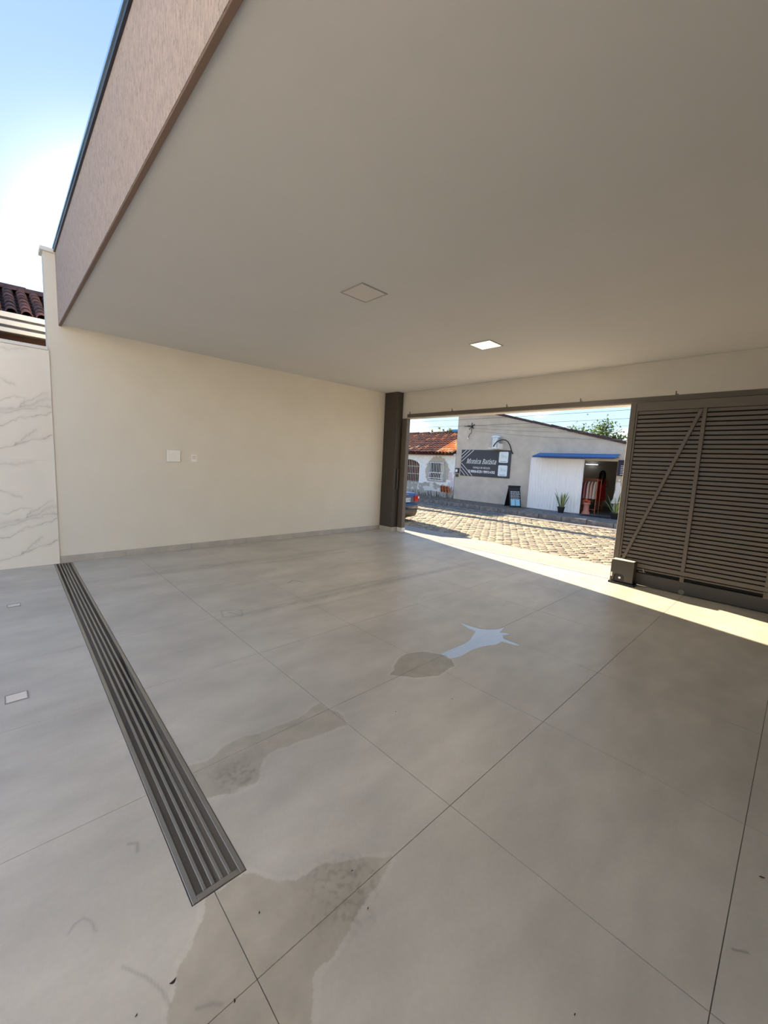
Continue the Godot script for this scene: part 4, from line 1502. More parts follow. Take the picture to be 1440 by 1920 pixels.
	for e in [[Vector3(-0.2, 0, -0.30), Vector3(-0.2, 1.35, -0.30)], [Vector3(-0.2, 0, 0.34), Vector3(-0.2, 1.35, 0.34)], [Vector3(0.2, 0, -0.30), Vector3(0.2, 1.35, -0.30)], [Vector3(0.2, 0, 0.34), Vector3(0.2, 1.35, 0.34)]]:
		st = begin()
		tube(st, e, 0.016, 8)
		put("upright", st, copper, rk)
	for e in [[Vector3(-0.2, 1.35, -0.32), Vector3(-0.2, 1.35, 0.36)], [Vector3(0.2, 1.35, -0.32), Vector3(0.2, 1.35, 0.36)], [Vector3(-0.2, 0.18, -0.30), Vector3(-0.2, 0.18, 0.34)], [Vector3(0, 1.30, -0.32), Vector3(0, 1.30, 0.36)], [Vector3(-0.2, 1.35, 0.34), Vector3(0.2, 1.35, 0.34)], [Vector3(-0.2, 1.35, -0.30), Vector3(0.2, 1.35, -0.30)]]:
		st = begin()
		tube(st, e, 0.014, 8)
		put("rail", st, copper, rk)
	var tones := [rgb(170, 110, 112), rgb(226, 200, 188), rgb(214, 178, 166), rgb(232, 214, 200), rgb(150, 92, 96)]
	for k in 5:
		var gz: float = [-0.15, -0.03, 0.09, 0.21, -0.26][k]
		var g := thing("hanging_garment", ["dusky rose garment hanging second on the clothes rack", "pale pink blouse hanging in the middle of the clothes rack", "blush garment hanging between the pale ones on the clothes rack", "cream garment hanging last on the clothes rack, towards the person", "plum garment hanging first on the clothes rack behind the white door"][k], "garment", Vector3(16.75, 0.62, 1.33 + gz), 0.0, "garments on the clothes rack")
		st = begin()
		var gr := []
		for i in 10:
			var u := i / 9.0
			var rn := []
			for a in 18:
				var an2 := TAU * a / 18
				var fold := 1.0 + 0.20 * sin(a * 2.1 + k) * (1.0 - u)
				var wx := lerpf(0.19, 0.16, u) if u < 0.85 else lerpf(0.16, 0.04, (u - 0.85) / 0.15)
				rn.append(Vector3(cos(an2) * wx, u * 0.66, sin(an2) * lerpf(0.055, 0.03, u) * fold))
			gr.append(rn)
		loft(st, gr)
		put("cloth", st, mat(tones[k], 0.95), g)
		st = begin()
		tube(st, [Vector3(0, 0.655, 0), Vector3(0, 0.70, 0), Vector3(0.0, 0.725, 0.0)], 0.005, 6)
		put("hanger_hook", st, M.steel, g)

	# pink pedestal
	var pd := thing("pedestal", "pinkish clay pedestal with orange knobs in front of the clothes rack", "pedestal", Vector3(16.42, WALK + 0.001, 1.40))
	st = begin()
	lathe(st, Vector3.ZERO, [Vector2(0, 0), Vector2(0.16, 0), Vector2(0.15, 0.04), Vector2(0.115, 0.12), Vector2(0.10, 0.30), Vector2(0.12, 0.36), Vector2(0.15, 0.40), Vector2(0.13, 0.44), Vector2(0.0, 0.45)], 18)
	put("stem", st, mat(rgb(206, 142, 124), 0.85), pd)
	for e in [Vector3(-0.02, 0.50, -0.09), Vector3(0.02, 0.49, 0.07), Vector3(-0.05, 0.53, 0.0)]:
		st = begin()
		lathe(st, e - Vector3(0, 0.06, 0), [Vector2(0, 0), Vector2(0.05, 0.01), Vector2(0.075, 0.055), Vector2(0.05, 0.10), Vector2(0, 0.115)], 12)
		put("knob", st, mat(rgb(206, 92, 50), 0.7), pd)

	# door mat
	st = begin()
	slab(st, Vector3(-0.25, 0.0005, -0.5), Vector3(0.25, 0.014, 0.5), 0.004)
	var dm := put("door_mat", st, mat(rgb(30, 34, 44), 0.95))
	dm.position = Vector3(15.86, WALK, 1.95)
	tag(dm, "dark door mat on the pavement before the shop opening", "mat")

	snake_plant(Vector3(15.75, WALK, 0.72), "upright snake plant in a black pot before the white sliding door", 3)
	snake_plant(Vector3(15.75, WALK, 2.62), "upright snake plant in a black pot beside the shop opening jamb", 8)
	person()

func snake_plant(at: Vector3, label: String, seed_: int) -> void:
	var t := thing("snake_plant", label, "plant", at, 0.0, "snake plants outside the shop")
	var st := begin()
	lathe(st, Vector3.ZERO, [Vector2(0, 0), Vector2(0.10, 0), Vector2(0.135, 0.20), Vector2(0.145, 0.20), Vector2(0.145, 0.23), Vector2(0.125, 0.23), Vector2(0.12, 0.19), Vector2(0, 0.19)], 18)
	put("pot", st, M.black_metal, t)
	var r := RandomNumberGenerator.new()
	r.seed = seed_
	for k in 15:
		var a := r.randf() * TAU
		var lean := r.randf_range(0.04, 0.34) if k > 2 else r.randf_range(0.35, 0.6)
		var h := r.randf_range(0.42, 0.80)
		var foot := Vector3(cos(a), 0, sin(a)) * r.randf_range(0.01, 0.07) + Vector3(0, 0.17, 0)
		var dir := Vector3(cos(a) * sin(lean), cos(lean), sin(a) * sin(lean))
		var tw := r.randf() * PI
		var rings := []
		for i in 7:
			var u := i / 6.0
			var wd := 0.026 * (0.65 + 0.9 * u - 1.5 * u * u * u) + 0.001
			var c := foot + dir * h * u + Vector3(cos(a), 0, sin(a)) * 0.06 * u * u
			var sd := Vector3(cos(tw + u * 0.5), 0, sin(tw + u * 0.5))
			var th := sd.cross(dir).normalized()
			rings.append([c - sd * wd, c + th * 0.005, c + sd * wd, c - th * 0.003])
		var lf := begin()
		loft(lf, rings)
		put("leaf", lf, M.blade if r.randf() < 0.7 else M.blade_edge, t)

# ---------------------------------------------------------------- person: one skin over tapered bones
func skin(bones: Array, cell: float, k: float) -> SurfaceTool:
	var lo := Vector3(1e9, 1e9, 1e9)
	var hi := -lo
	for b in bones:
		var rm := maxf(b[1], b[3]) + cell * 2.0
		lo = lo.min(b[0] - Vector3.ONE * rm).min(b[2] - Vector3.ONE * rm)
		hi = hi.max(b[0] + Vector3.ONE * rm).max(b[2] + Vector3.ONE * rm)
	var n := Vector3i(((hi - lo) / cell).ceil()) + Vector3i.ONE
	var f := PackedFloat32Array()
	f.resize(n.x * n.y * n.z)
	f.fill(1.0)
	for b in bones:
		var rm := maxf(b[1], b[3]) + cell * 3.0 + k
		var i0 := Vector3i(((b[0].min(b[2]) - Vector3.ONE * rm - lo) / cell).floor()).clamp(Vector3i.ZERO, n - Vector3i.ONE)
		var i1 := Vector3i(((b[0].max(b[2]) + Vector3.ONE * rm - lo) / cell).ceil()).clamp(Vector3i.ZERO, n - Vector3i.ONE)
		var d: Vector3 = b[2] - b[0]
		var dd := maxf(d.length_squared(), 1e-9)
		for z in range(i0.z, i1.z + 1):
			for y in range(i0.y, i1.y + 1):
				for x in range(i0.x, i1.x + 1):
					var p := lo + Vector3(x, y, z) * cell
					var u := clampf((p - b[0]).dot(d) / dd, 0.0, 1.0)
					var v := p.distance_to(b[0] + d * u) - lerpf(b[1], b[3], u)
					var at := (z * n.y + y) * n.x + x
					var o := f[at]
					var h := clampf(0.5 + 0.5 * (o - v) / k, 0.0, 1.0)
					f[at] = lerpf(o, v, h) - k * h * (1.0 - h)
	# surface nets
	var vid := {}
	var pos := PackedVector3Array()
	var sx := 1
	var sy := n.x
	var sz := n.x * n.y
	for z in n.z - 1:
		for y in n.y - 1:
			for x in n.x - 1:
				var at := z * sz + y * sy + x
				var s := Vector3.ZERO
				var c := 0
				var first := f[at] < 0.0
				var mixed := false
				for q in 8:
					if (f[at + (q & 1) * sx + ((q >> 1) & 1) * sy + ((q >> 2) & 1) * sz] < 0.0) != first:
						mixed = true
						break
				if not mixed:
					continue
				for e in [[0, 1], [2, 3], [4, 5], [6, 7], [0, 2], [1, 3], [4, 6], [5, 7], [0, 4], [1, 5], [2, 6], [3, 7]]:
					var p := Vector3(e[0] & 1, (e[0] >> 1) & 1, (e[0] >> 2) & 1)
					var q := Vector3(e[1] & 1, (e[1] >> 1) & 1, (e[1] >> 2) & 1)
					var fa := f[at + int(p.x) * sx + int(p.y) * sy + int(p.z) * sz]
					var fb := f[at + int(q.x) * sx + int(q.y) * sy + int(q.z) * sz]
					if (fa < 0.0) != (fb < 0.0):
						s += p.lerp(q, fa / (fa - fb))
						c += 1
				vid[at] = pos.size()
				pos.append(lo + (Vector3(x, y, z) + s / c) * cell)
	var st := begin()
	st.set_smooth_group(0)
	var faces := []
	for at in vid:
		var x: int = at % n.x
		var y: int = (at / sy) % n.y
		var z: int = at / sz
		if x < 1 or y < 1 or z < 1:
			continue
		var inside := f[at] < 0.0
		for ax in [[sx, sy, sz], [sy, sz, sx], [sz, sx, sy]]:
			if (f[at + ax[0]] < 0.0) == inside:
				continue
			var q := [at, at - ax[1], at - ax[1] - ax[2], at - ax[2]]
			if not (vid.has(q[1]) and vid.has(q[2]) and vid.has(q[3])):
				continue
			var v := [vid[q[0]], vid[q[1]], vid[q[2]], vid[q[3]]]
			if inside:
				v.reverse()
			faces.append_array([v[0], v[1], v[2], v[0], v[2], v[3]])
	for p in pos:
		st.set_uv(Vector2(p.x, p.y))
		st.add_vertex(p)
	for i in faces:
		st.add_index(i)
	st.generate_normals()
	return st

func person() -> void:
	# seen in the dim shop: dark hair, red top and skirt, arms bent in front
	var t := thing("person", "person with long dark hair in a red dress standing inside the dim shop, back turned", "person", Vector3(18.5, WALK + 0.001, 1.18), PI / 2 + 0.35)
	var b := []
	var V := func(x, y, z) -> Vector3: return Vector3(x, y, z)
	# local z is the way the person faces
	b.append([V.call(0, 0.93, 0.0), 0.135, V.call(0, 1.10, 0.0), 0.115])
	b.append([V.call(0, 1.10, 0.0), 0.115, V.call(0, 1.30, 0.0), 0.125])
	b.append([V.call(-0.13, 1.35, 0), 0.065, V.call(0.13, 1.35, 0), 0.065])
	b.append([V.call(0, 1.36, 0), 0.055, V.call(0, 1.46, 0.02), 0.048])
	b.append([V.call(0, 1.53, 0.03), 0.088, V.call(0, 1.58, 0.015), 0.092])
	b.append([V.call(0, 1.485, 0.06), 0.05, V.call(0, 1.53, 0.06), 0.06])
	b.append([V.call(0, 1.515, 0.115), 0.012, V.call(0, 1.545, 0.10), 0.009])
	for s in [-1.0, 1.0]:
		b.append([V.call(s * 0.095, 1.53, 0.01), 0.016, V.call(s * 0.098, 1.555, 0.01), 0.018])
		b.append([V.call(s * 0.175, 1.34, 0), 0.052, V.call(s * 0.21, 1.08, 0.03), 0.042])
		b.append([V.call(s * 0.21, 1.08, 0.03), 0.042, V.call(s * 0.14, 0.98, 0.24), 0.028])
		b.append([V.call(s * 0.14, 0.98, 0.24), 0.028, V.call(s * 0.115, 0.975, 0.31), 0.026])
		for k in 4:
			var fx: float = s * (0.135 - 0.018 * k)
			b.append([V.call(fx, 0.972, 0.32), 0.009, V.call(fx - s * 0.01, 0.955, 0.375 + 0.006 * (1 if k in [1, 2] else 0)), 0.008])
		b.append([V.call(s * 0.09, 0.985, 0.28), 0.010, V.call(s * 0.06, 0.99, 0.325), 0.009])
		b.append([V.call(s * 0.085, 0.90, 0), 0.095, V.call(s * 0.085, 0.49, 0.01), 0.060])
		b.append([V.call(s * 0.085, 0.49, 0.01), 0.058, V.call(s * 0.085, 0.09, -0.01), 0.036])
		b.append([V.call(s * 0.085, 0.045, -0.03), 0.040, V.call(s * 0.10, 0.030, 0.14), 0.028])
	put("body", skin(b, 0.014, 0.03), mat(rgb(150, 102, 80), 0.6), t)
	var st := begin()
	var rings := []
	for e in [[0.44, 0.21, 0.17], [0.60, 0.20, 0.165], [0.80, 0.19, 0.155], [0.94, 0.175, 0.15], [1.05, 0.145, 0.128], [1.18, 0.155, 0.14], [1.30, 0.17, 0.142], [1.37, 0.16, 0.105], [1.405, 0.09, 0.085]]:
		var ring := []
		for k in 24:
			var a := TAU * k / 24
			var fold := 1.0 + (0.05 * sin(a * 6.0) if e[0] < 0.7 else 0.0)
			ring.append(Vector3(cos(a) * e[1] * fold, e[0], sin(a) * e[2] * fold))
		rings.append(ring)
	loft(st, rings)
	put("dress", st, mat(rgb(168, 28, 34), 0.85), t)
	st = begin()
	var hb := [[Vector3(0, 1.60, -0.02), 0.108, Vector3(0, 1.50, -0.045), 0.105], [Vector3(0, 1.50, -0.05), 0.10, Vector3(0, 1.20, -0.12), 0.085], [Vector3(-0.075, 1.56, -0.01), 0.05, Vector3(-0.09, 1.30, -0.03), 0.045], [Vector3(0.075, 1.56, -0.01), 0.05, Vector3(0.09, 1.30, -0.03), 0.045]]
	put("hair", skin(hb, 0.014, 0.03), mat(rgb(22, 18, 18), 0.5), t)
	for s in [-1.0, 1.0]:
		st = begin()
		lathe(st, Vector3(s * 0.036, 1.555, 0.098), [Vector2(0, -0.008), Vector2(0.010, -0.004), Vector2(0.011, 0.003), Vector2(0, 0.008)], 8)
		put("eye", st, M.black_metal, t)
	st = begin()
	slab(st, Vector3(-0.025, 1.487, 0.103), Vector3(0.025, 1.496, 0.116), 0.003)
	put("mouth", st, mat(rgb(150, 60, 60), 0.6), t)

# ---------------------------------------------------------------- white house
func house_material() -> StandardMaterial3D:
	# limewash over grey render: outline of the paint, bare patch round the window, mould at the foot
	var m := mat(Color.WHITE, 0.92)
	var a := noise(1.3, 101, 4)
	var b := noise(5.0, 102, 4)
	var c := noise(14.0, 103, 3)
	m.albedo_texture = paint(512, 256, func(u, v):
		var z: float = -9.0 + u * 4.5
		var y: float = 2.3 - v * 2.5
		var white := Color(0.93, 0.945, 0.95)
		var bare := Color(0.69, 0.67, 0.64)
		var col := white
		var edge: float = 0.70 + 0.10 * a.get_noise_2d(z, 1.0) + 0.05 * b.get_noise_2d(z, y)
		if y < edge:
			col = bare
			if a.get_noise_2d(z * 1.4, y * 1.4 + 20.0) > 0.05 and y > 0.30:
				col = white.lerp(bare, 0.35)
		var w := Vector2((z + 5.88) / 0.78, (y - 1.30) / 0.78)
		if w.length() < 1.0 + 0.14 * b.get_noise_2d(z, y) and y > 0.8:
			col = Color(0.74, 0.71, 0.66)
		if z > -5.15 and y < 1.30 and y > 0.62 and a.get_noise_2d(z * 2.0, y * 2.0) > -0.25:
			col = Color(0.85, 0.82, 0.84)
		var k := 1.0 + 0.05 * b.get_noise_2d(z, y) + 0.025 * c.get_noise_2d(z, y)
		var mould := b.get_noise_2d(z * 1.6, y * 0.4) * 0.5 + 0.26 - (y - 0.02) * 1.3
		if mould > 0.0:
			k *= 1.0 - minf(mould * 1.6, 0.55)
		return Color(col.r * k, col.g * k, col.b * k))
	return m

func build_house() -> void:
	var t := thing("white_house", "low white house with clay tile roof, barred window and arched grille door", "house", Vector3(SHOPX, 0, -4.78))
	# local: z negative away from the shop; wall face at x = 0
	var hm := house_material()
	hm.uv1_scale = Vector3(1.0 / 4.5, 1.0 / 2.5, 1)
	hm.uv1_offset = Vector3(-(-9.0 + 4.78) / 4.5, 2.3 / 2.5, 0)
	var st := begin()
	# right part with window hole z -1.62..-0.62, y .86..1.78, then arch strip
	for r in [[-0.60, 0.0, -0.15, 2.22], [-1.62, -0.60, -0.15, 0.86], [-1.62, -0.60, 1.78, 2.22], [-2.30, -1.62, -0.15, 2.22], [-4.0, -2.30, -0.15, 0.66], [-9.0, -4.0, -0.15, 2.22]]:
		slab(st, Vector3(0, r[2], r[0]), Vector3(0.18, r[3], r[1]))
	var arch := PackedVector2Array([Vector2(-2.30, 2.22), Vector2(-2.30, 1.56)])
	for k in 9:
		var a := PI * (k + 1) / 10.0
		arch.append(Vector2(-3.15 + 0.85 * cos(a), 1.56 + 0.32 * sin(a)))
	arch.append(Vector2(-4.0, 1.56))
	arch.append(Vector2(-4.0, 2.22))
	prism(st, arch, 0.0, 0.18, 0)
	put("wall", st, hm, t)
	st = begin()
	slab(st, Vector3(1.2, -0.15, -9.0), Vector3(1.3, 2.2, 0.0))
	put("inner_wall", st, M.clay, t)
	st = begin()
	slab(st, Vector3(0.18, -0.15, -9.0), Vector3(5.0, -0.02, 0.0))
	slab(st, Vector3(4.9, -0.15, -9.0), Vector3(5.0, 2.2, 0.0))
	slab(st, Vector3(0.18, -0.15, -9.0), Vector3(5.0, 2.2, -8.9))
	put("shell", st, M.walk, t)
	# window: surround, frame, casements and bars
	st = begin()
	for e in [[-1.66, -1.60], [-0.62, -0.56]]:
		slab(st, Vector3(-0.02, 0.82, e[0]), Vector3(0.0, 1.82, e[1]), 0.003)
	slab(st, Vector3(-0.02, 1.78, -1.60), Vector3(0.0, 1.82, -0.62), 0.003)
	slab(st, Vector3(-0.04, 0.80, -1.66), Vector3(0.0, 0.86, -0.56), 0.003)
	var wn := put("window", st, mat(rgb(172, 178, 184), 0.8), t)
	st = begin()
	slab(st, Vector3(0.10, 0.87, -0.95), Vector3(0.13, 1.77, -0.63), 0.003)
	put("shutter", st, mat(rgb(200, 196, 176), 0.7), wn)
	st = begin()
	slab(st, Vector3(0.12, 0.87, -1.60), Vector3(0.125, 1.77, -0.95))
	put("pane", st, mat(rgb(28, 30, 34), 0.1), wn)
	for k in 9:
		st = begin()
		var z := -1.52 + k * 0.105
		tube(st, [Vector3(-0.05, 1.75, z), Vector3(-0.05, 1.25, z), Vector3(-0.13, 1.10, z), Vector3(-0.13, 0.98, z), Vector3(-0.05, 0.88, z)], 0.011, 6)
		put("bar", st, M.door_white, wn)
	for y in [1.75, 1.25, 0.98, 0.88]:
		st = begin()
		var x := -0.13 if y == 0.98 else -0.05
		slab(st, Vector3(x - 0.012, y - 0.014, -1.56), Vector3(x + 0.012, y + 0.014, -0.64), 0.002)
		put("cross_bar", st, M.door_white, wn)
	# arched grille
	for k in 14:
		st = begin()
		var z := -3.94 + k * 0.122
		var u := clampf((z + 3.15) / 0.85, -1.0, 1.0)
		tube(st, [Vector3(0.06, 0.40 if k < 9 else 0.66, z), Vector3(0.06, 1.56 + 0.32 * sqrt(1.0 - u * u) - 0.005, z)], 0.014, 6)
		put("grille_bar", st, M.plastic_shade, t)
	for y in [0.70, 1.12, 1.52]:
		st = begin()
		slab(st, Vector3(0.05, y - 0.012, -3.98), Vector3(0.07, y + 0.012, -2.32))
		put("grille_rail", st, M.plastic_shade, t)
	# roof
	var deck := begin()
	var slope := atan2(1.22, 2.75)
	var rb := Basis(Vector3(0, 0, 1), slope)
	# local x' up the slope
	var start := Vector3(-0.28, 2.16, 0)
	box(deck, start + rb * Vector3(1.47, -0.02, -4.52), Vector3(2.94, 0.03, 9.0), rb)
	put("roof_deck", deck, M.clay2, t)
	var cover := begin()
	barrel(cover, 0.42, 0.088, 0.072, 0.012)
	var cm := cover.commit()
	var pan := begin()
	barrel(pan, 0.42, 0.075, 0.09, 0.012, -1.0)
	var pm := pan.commit()
	var mats := [M.clay, M.clay2, M.clay_orange, M.clay_pale]
	var sts := [begin(), begin(), begin(), begin()]
	var r := RandomNumberGenerator.new()
	r.seed = 33
	var along := rb * Basis(Vector3.UP, -PI / 2)
	for c in 42:
		var z := -0.10 - c * 0.212
		for k in 10:
			var v := 0
			var q := r.randf()
			if c < 5 and k < 6:
				v = 2 if q < 0.65 else 3
			else:
				v = 0 if q < 0.60 else (1 if q < 0.90 else (2 if q < 0.98 else 3))
			var jig := Vector3(r.randf_range(-0.012, 0.012), r.randf_range(0.0, 0.012), r.randf_range(-0.012, 0.012))
			sts[v].append_from(cm, 0, Transform3D(along * Basis(Vector3.RIGHT, -0.05), start + rb * (Vector3(k * 0.295, 0.075, z) + jig)))
			sts[1 if r.randf() < 0.7 else 0].append_from(pm, 0, Transform3D(along * Basis(Vector3.RIGHT, -0.05), start + rb * Vector3(k * 0.295, 0.088, z - 0.106)))
	for v in 4:
		var o := put("roof_tiles", sts[v], mats[v], t)
		o.set_meta("kind", "stuff")
	for k in 22:
		var rt := begin()
		barrel(rt, 0.45, 0.13, 0.115, 0.014)
		var o := put("ridge_tile", rt, M.clay2 if k % 3 else M.bark, t)
		o.transform = Transform3D(Basis(Vector3.RIGHT, r.randf_range(-0.03, 0.03)), start + rb * Vector3(2.94, 0.06 + r.randf() * 0.03, -0.1 - k * 0.41))
	var back := begin()
	box(back, start + rb * Vector3(2.94, 0, -4.52) + Basis(Vector3(0, 0, 1), -slope) * Vector3(1.4, -0.01, 0), Vector3(2.8, 0.05, 9.0), Basis(Vector3(0, 0, 1), -slope))
	put("far_slope", back, M.clay, t)
	# eave tile ends bedded in white mortar
	st = begin()
	slab(st, Vector3(-0.10, 2.10, -9.0), Vector3(0.18, 2.22, -0.01), 0.01)
	put("eave_course", st, M.white_paint, t)
	st = begin()
	slab(st, Vector3(1.6, 3.035, -3.62), Vector3(1.9, 3.06, -3.2))
	var sl := put("loose_slab", st, M.clay_pale, t)
	sl.rotation.z = 0.0

	# weeds along the ridge
	for k in 7:
		var w := thing("roof_weed", ["tall yellowish weed on the ridge of the clay roof", "tall yellowish weed on the ridge of the clay roof"][k % 2], "weed", Vector3(SHOPX + 2.35 + 0.04 * k, 3.33, [-6.95, -7.1, -7.3, -7.6, -7.95, -8.5, -7.2][k]), 0.0, "weeds on the clay roof ridge")
		var rr := RandomNumberGenerator.new()
		rr.seed = 60 + k
		var h := rr.randf_range(0.22, 0.46)
		st = begin()
		tube(st, [Vector3(0, 0, 0), Vector3(0.01, h * 0.5, 0.01), Vector3(0.02, h, 0.03)], [0.008, 0.006, 0.003], 5)
		put("stem", st, M.leaf_pale, w)
		st = begin()
		for i in 34:
			var p := Vector3(0.01, h * rr.randf_range(0.3, 1.0), 0.01)
			var d := Vector3(rr.randf_range(-1, 1), rr.randf_range(-0.1, 0.9), rr.randf_range(-1, 1)).normalized()
			leaf_blade(st, p, d, rr.randf_range(0.08, 0.17), 0.035)
		var lv := put("leaves", st, M.leaf_pale, w)
		lv.set_meta("kind", "stuff")

	# roof tiles stacked on edge against the corner
	var small := begin()
	barrel(small, 0.30, 0.075, 0.06, 0.014)
	var sm := small.commit()
	for k in 6:
		var o := MeshInstance3D.new()
		o.mesh = sm
		o.material_override = M.clay_orange if k % 2 else M.clay
		o.name = numbered("stacked_roof_tile")
		add_child(o)
		o.transform = Transform3D(Basis(Vector3(0, 0, 1), 0.22 + 0.03 * k) * Basis(Vector3.UP, 0.5 - 0.1 * k) * Basis(Vector3.RIGHT, PI / 2), Vector3(15.90 + 0.03 * k, WALK + 0.305, -5.30 + k * 0.075))
		tag(o, "orange clay roof tile standing in a row against the foot of the white house", "roof tile", "clay tiles leaning at the house corner")

	# blue sheet roof beyond
	var bl := thing("blue_shed", "small building with bright blue roof showing above the clay ridge", "building", Vector3(22.0, STREET, -8.05))
	st = begin()
	slab(st, Vector3(0, 0, -1.6), Vector3(2.0, 3.90, 1.4))
	put("wall", st, M.white_paint, bl)
	st = begin()
	slab(st, Vector3(-0.2, 3.90, -1.75), Vector3(2.2, 4.16, 1.6), 0.03)
	put("roof", st, mat(rgb(70, 160, 214), 0.5), bl)

	# taller neighbour further along; it carries the shade on down the pavement
	var nb := thing("plain_house", "plain two-storey rendered house further along the far pavement", "house", Vector3(SHOPX, STREET, -14.0))
	st = begin()
	slab(st, Vector3(0, 0, -12.0), Vector3(6, 4.6, 0.0))
	put("wall", st, M.shop_wall, nb)
	st = begin()
	slab(st, Vector3(-0.15, 4.6, -12.1), Vector3(6.1, 4.72, 0.1))
	put("roof_slab", st, M.concrete, nb)

func leaf_blade(st: SurfaceTool, p: Vector3, d: Vector3, long: float, wide: float) -> void:
	var s := d.cross(Vector3.UP if absf(d.y) < 0.9 else Vector3.RIGHT).normalized()
	var n := s.cross(d).normalized()
	var a := p
	var b := p + d * long * 0.5 + s * wide
	var c := p + d * long
	var e := p + d * long * 0.5 - s * wide
	var m := p + d * long * 0.5 + n * wide * 0.3
	tri(st, a, b, m, (b - a).cross(m - a).normalized())
	tri(st, b, c, m, (c - b).cross(m - b).normalized())
	tri(st, c, e, m, (e - c).cross(m - c).normalized())
	tri(st, e, a, m, (a - e).cross(m - e).normalized())

func build_tree() -> void:
	var t := thing("leafy_tree", "sunlit yellow-green leafy tree rising behind the shop roof", "tree", Vector3(24.6, STREET, -1.75))
	var st := begin()
	tube(st, [Vector3(0, 0, 0), Vector3(0.05, 1.5, 0.05), Vector3(0, 3.0, 0)], [0.16, 0.13, 0.09], 10)
	put("trunk", st, M.bark, t)
	var r := RandomNumberGenerator.new()
	r.seed = 71
	var tips := []
	for k in 22:
		var a := r.randf() * TAU
		var q := Vector3(cos(a) * r.randf_range(0.4, 1.3), r.randf_range(2.9, 4.55), sin(a) * r.randf_range(0.3, 2.0))
		st = begin()
		var mid := Vector3(q.x * 0.5, lerpf(2.6, q.y, 0.55), q.z * 0.5)
		tube(st, [Vector3(0, 2.5, 0), mid, q], [0.05, 0.028, 0.010], 5)
		put("branch", st, M.bark, t)
		tips.append([mid, q])
	var sts := [begin(), begin(), begin()]
	for k in 9000:
		var tp = tips[r.randi() % tips.size()]
		var p: Vector3 = tp[0].lerp(tp[1], r.randf_range(0.15, 1.12))
		p += Vector3(r.randfn(0, 0.24), r.randfn(0, 0.17), r.randfn(0, 0.28))
		var d := Vector3(r.randf_range(-1, 1), r.randf_range(-0.7, 0.6), r.randf_range(-1, 1)).normalized()
		var q := r.randf()
		leaf_blade(sts[0 if q < 0.45 else (1 if q < 0.75 else 2)], p, d, r.randf_range(0.12, 0.21), r.randf_range(0.035, 0.06))
	for v in 3:
		var o := put("foliage", sts[v], [M.leaf, M.leaf_pale, M.leaf_dark][v], t)
		o.set_meta("kind", "stuff")

func build_cables() -> void:
	for e in [[15.35, 5.05, 0.06, "thick black overhead cable along the far pavement, topmost of four"], [15.35, 4.90, 0.06, "thick black overhead cable along the far pavement, second of four from the top"], [15.36, 4.75, 0.06, "thick black overhead cable along the far pavement, third of four from the top"], [15.35, 4.60, 0.05, "thick black overhead cable along the far pavement, lowest of four"], [15.9, 4.15, 0.006, "thin overhead wire against the sky above the shop roof"], [15.85, 3.85, 0.006, "lower thin overhead wire against the sky above the shop roof"]]:
		var st := begin()
		var pts := []
		for k in 25:
			var u := k / 24.0
			pts.append(Vector3(0, -0.35 * sin(PI * u), -30.0 + 50.0 * u))
		tube(st, pts, e[2], 6)
		var o := put("overhead_cable", st, M.cable)
		o.position = Vector3(e[0], e[1], 0)
		tag(o, e[3], "cable", "overhead cables")

# ---------------------------------------------------------------- parked car
func body_ring(z: float, w: float, y0: float, y1: float, tuck: float, round_: float) -> Array:
	# right half then left half, seen from behind
	var pts := []
	var half := [Vector2(w * 0.55, y0), Vector2(w - round_ * 0.7, y0 + 0.01), Vector2(w - 0.02, y0 + round_ * 0.8), Vector2(w, lerpf(y0, y1, 0.45)), Vector2(w - 0.006, lerpf(y0, y1, 0.65)), Vector2(w - tuck * 0.5, y1 - round_ * 0.7), Vector2(w - tuck - round_ * 0.5, y1 - round_ * 0.12), Vector2(w * 0.62, y1 + 0.006), Vector2(w * 0.3, y1 + 0.012)]
	for p in half:
		pts.append(Vector3(p.x, p.y, z))
	for i in range(half.size() - 1, -1, -1):
		pts.append(Vector3(-half[i].x, half[i].y, z))
	return pts

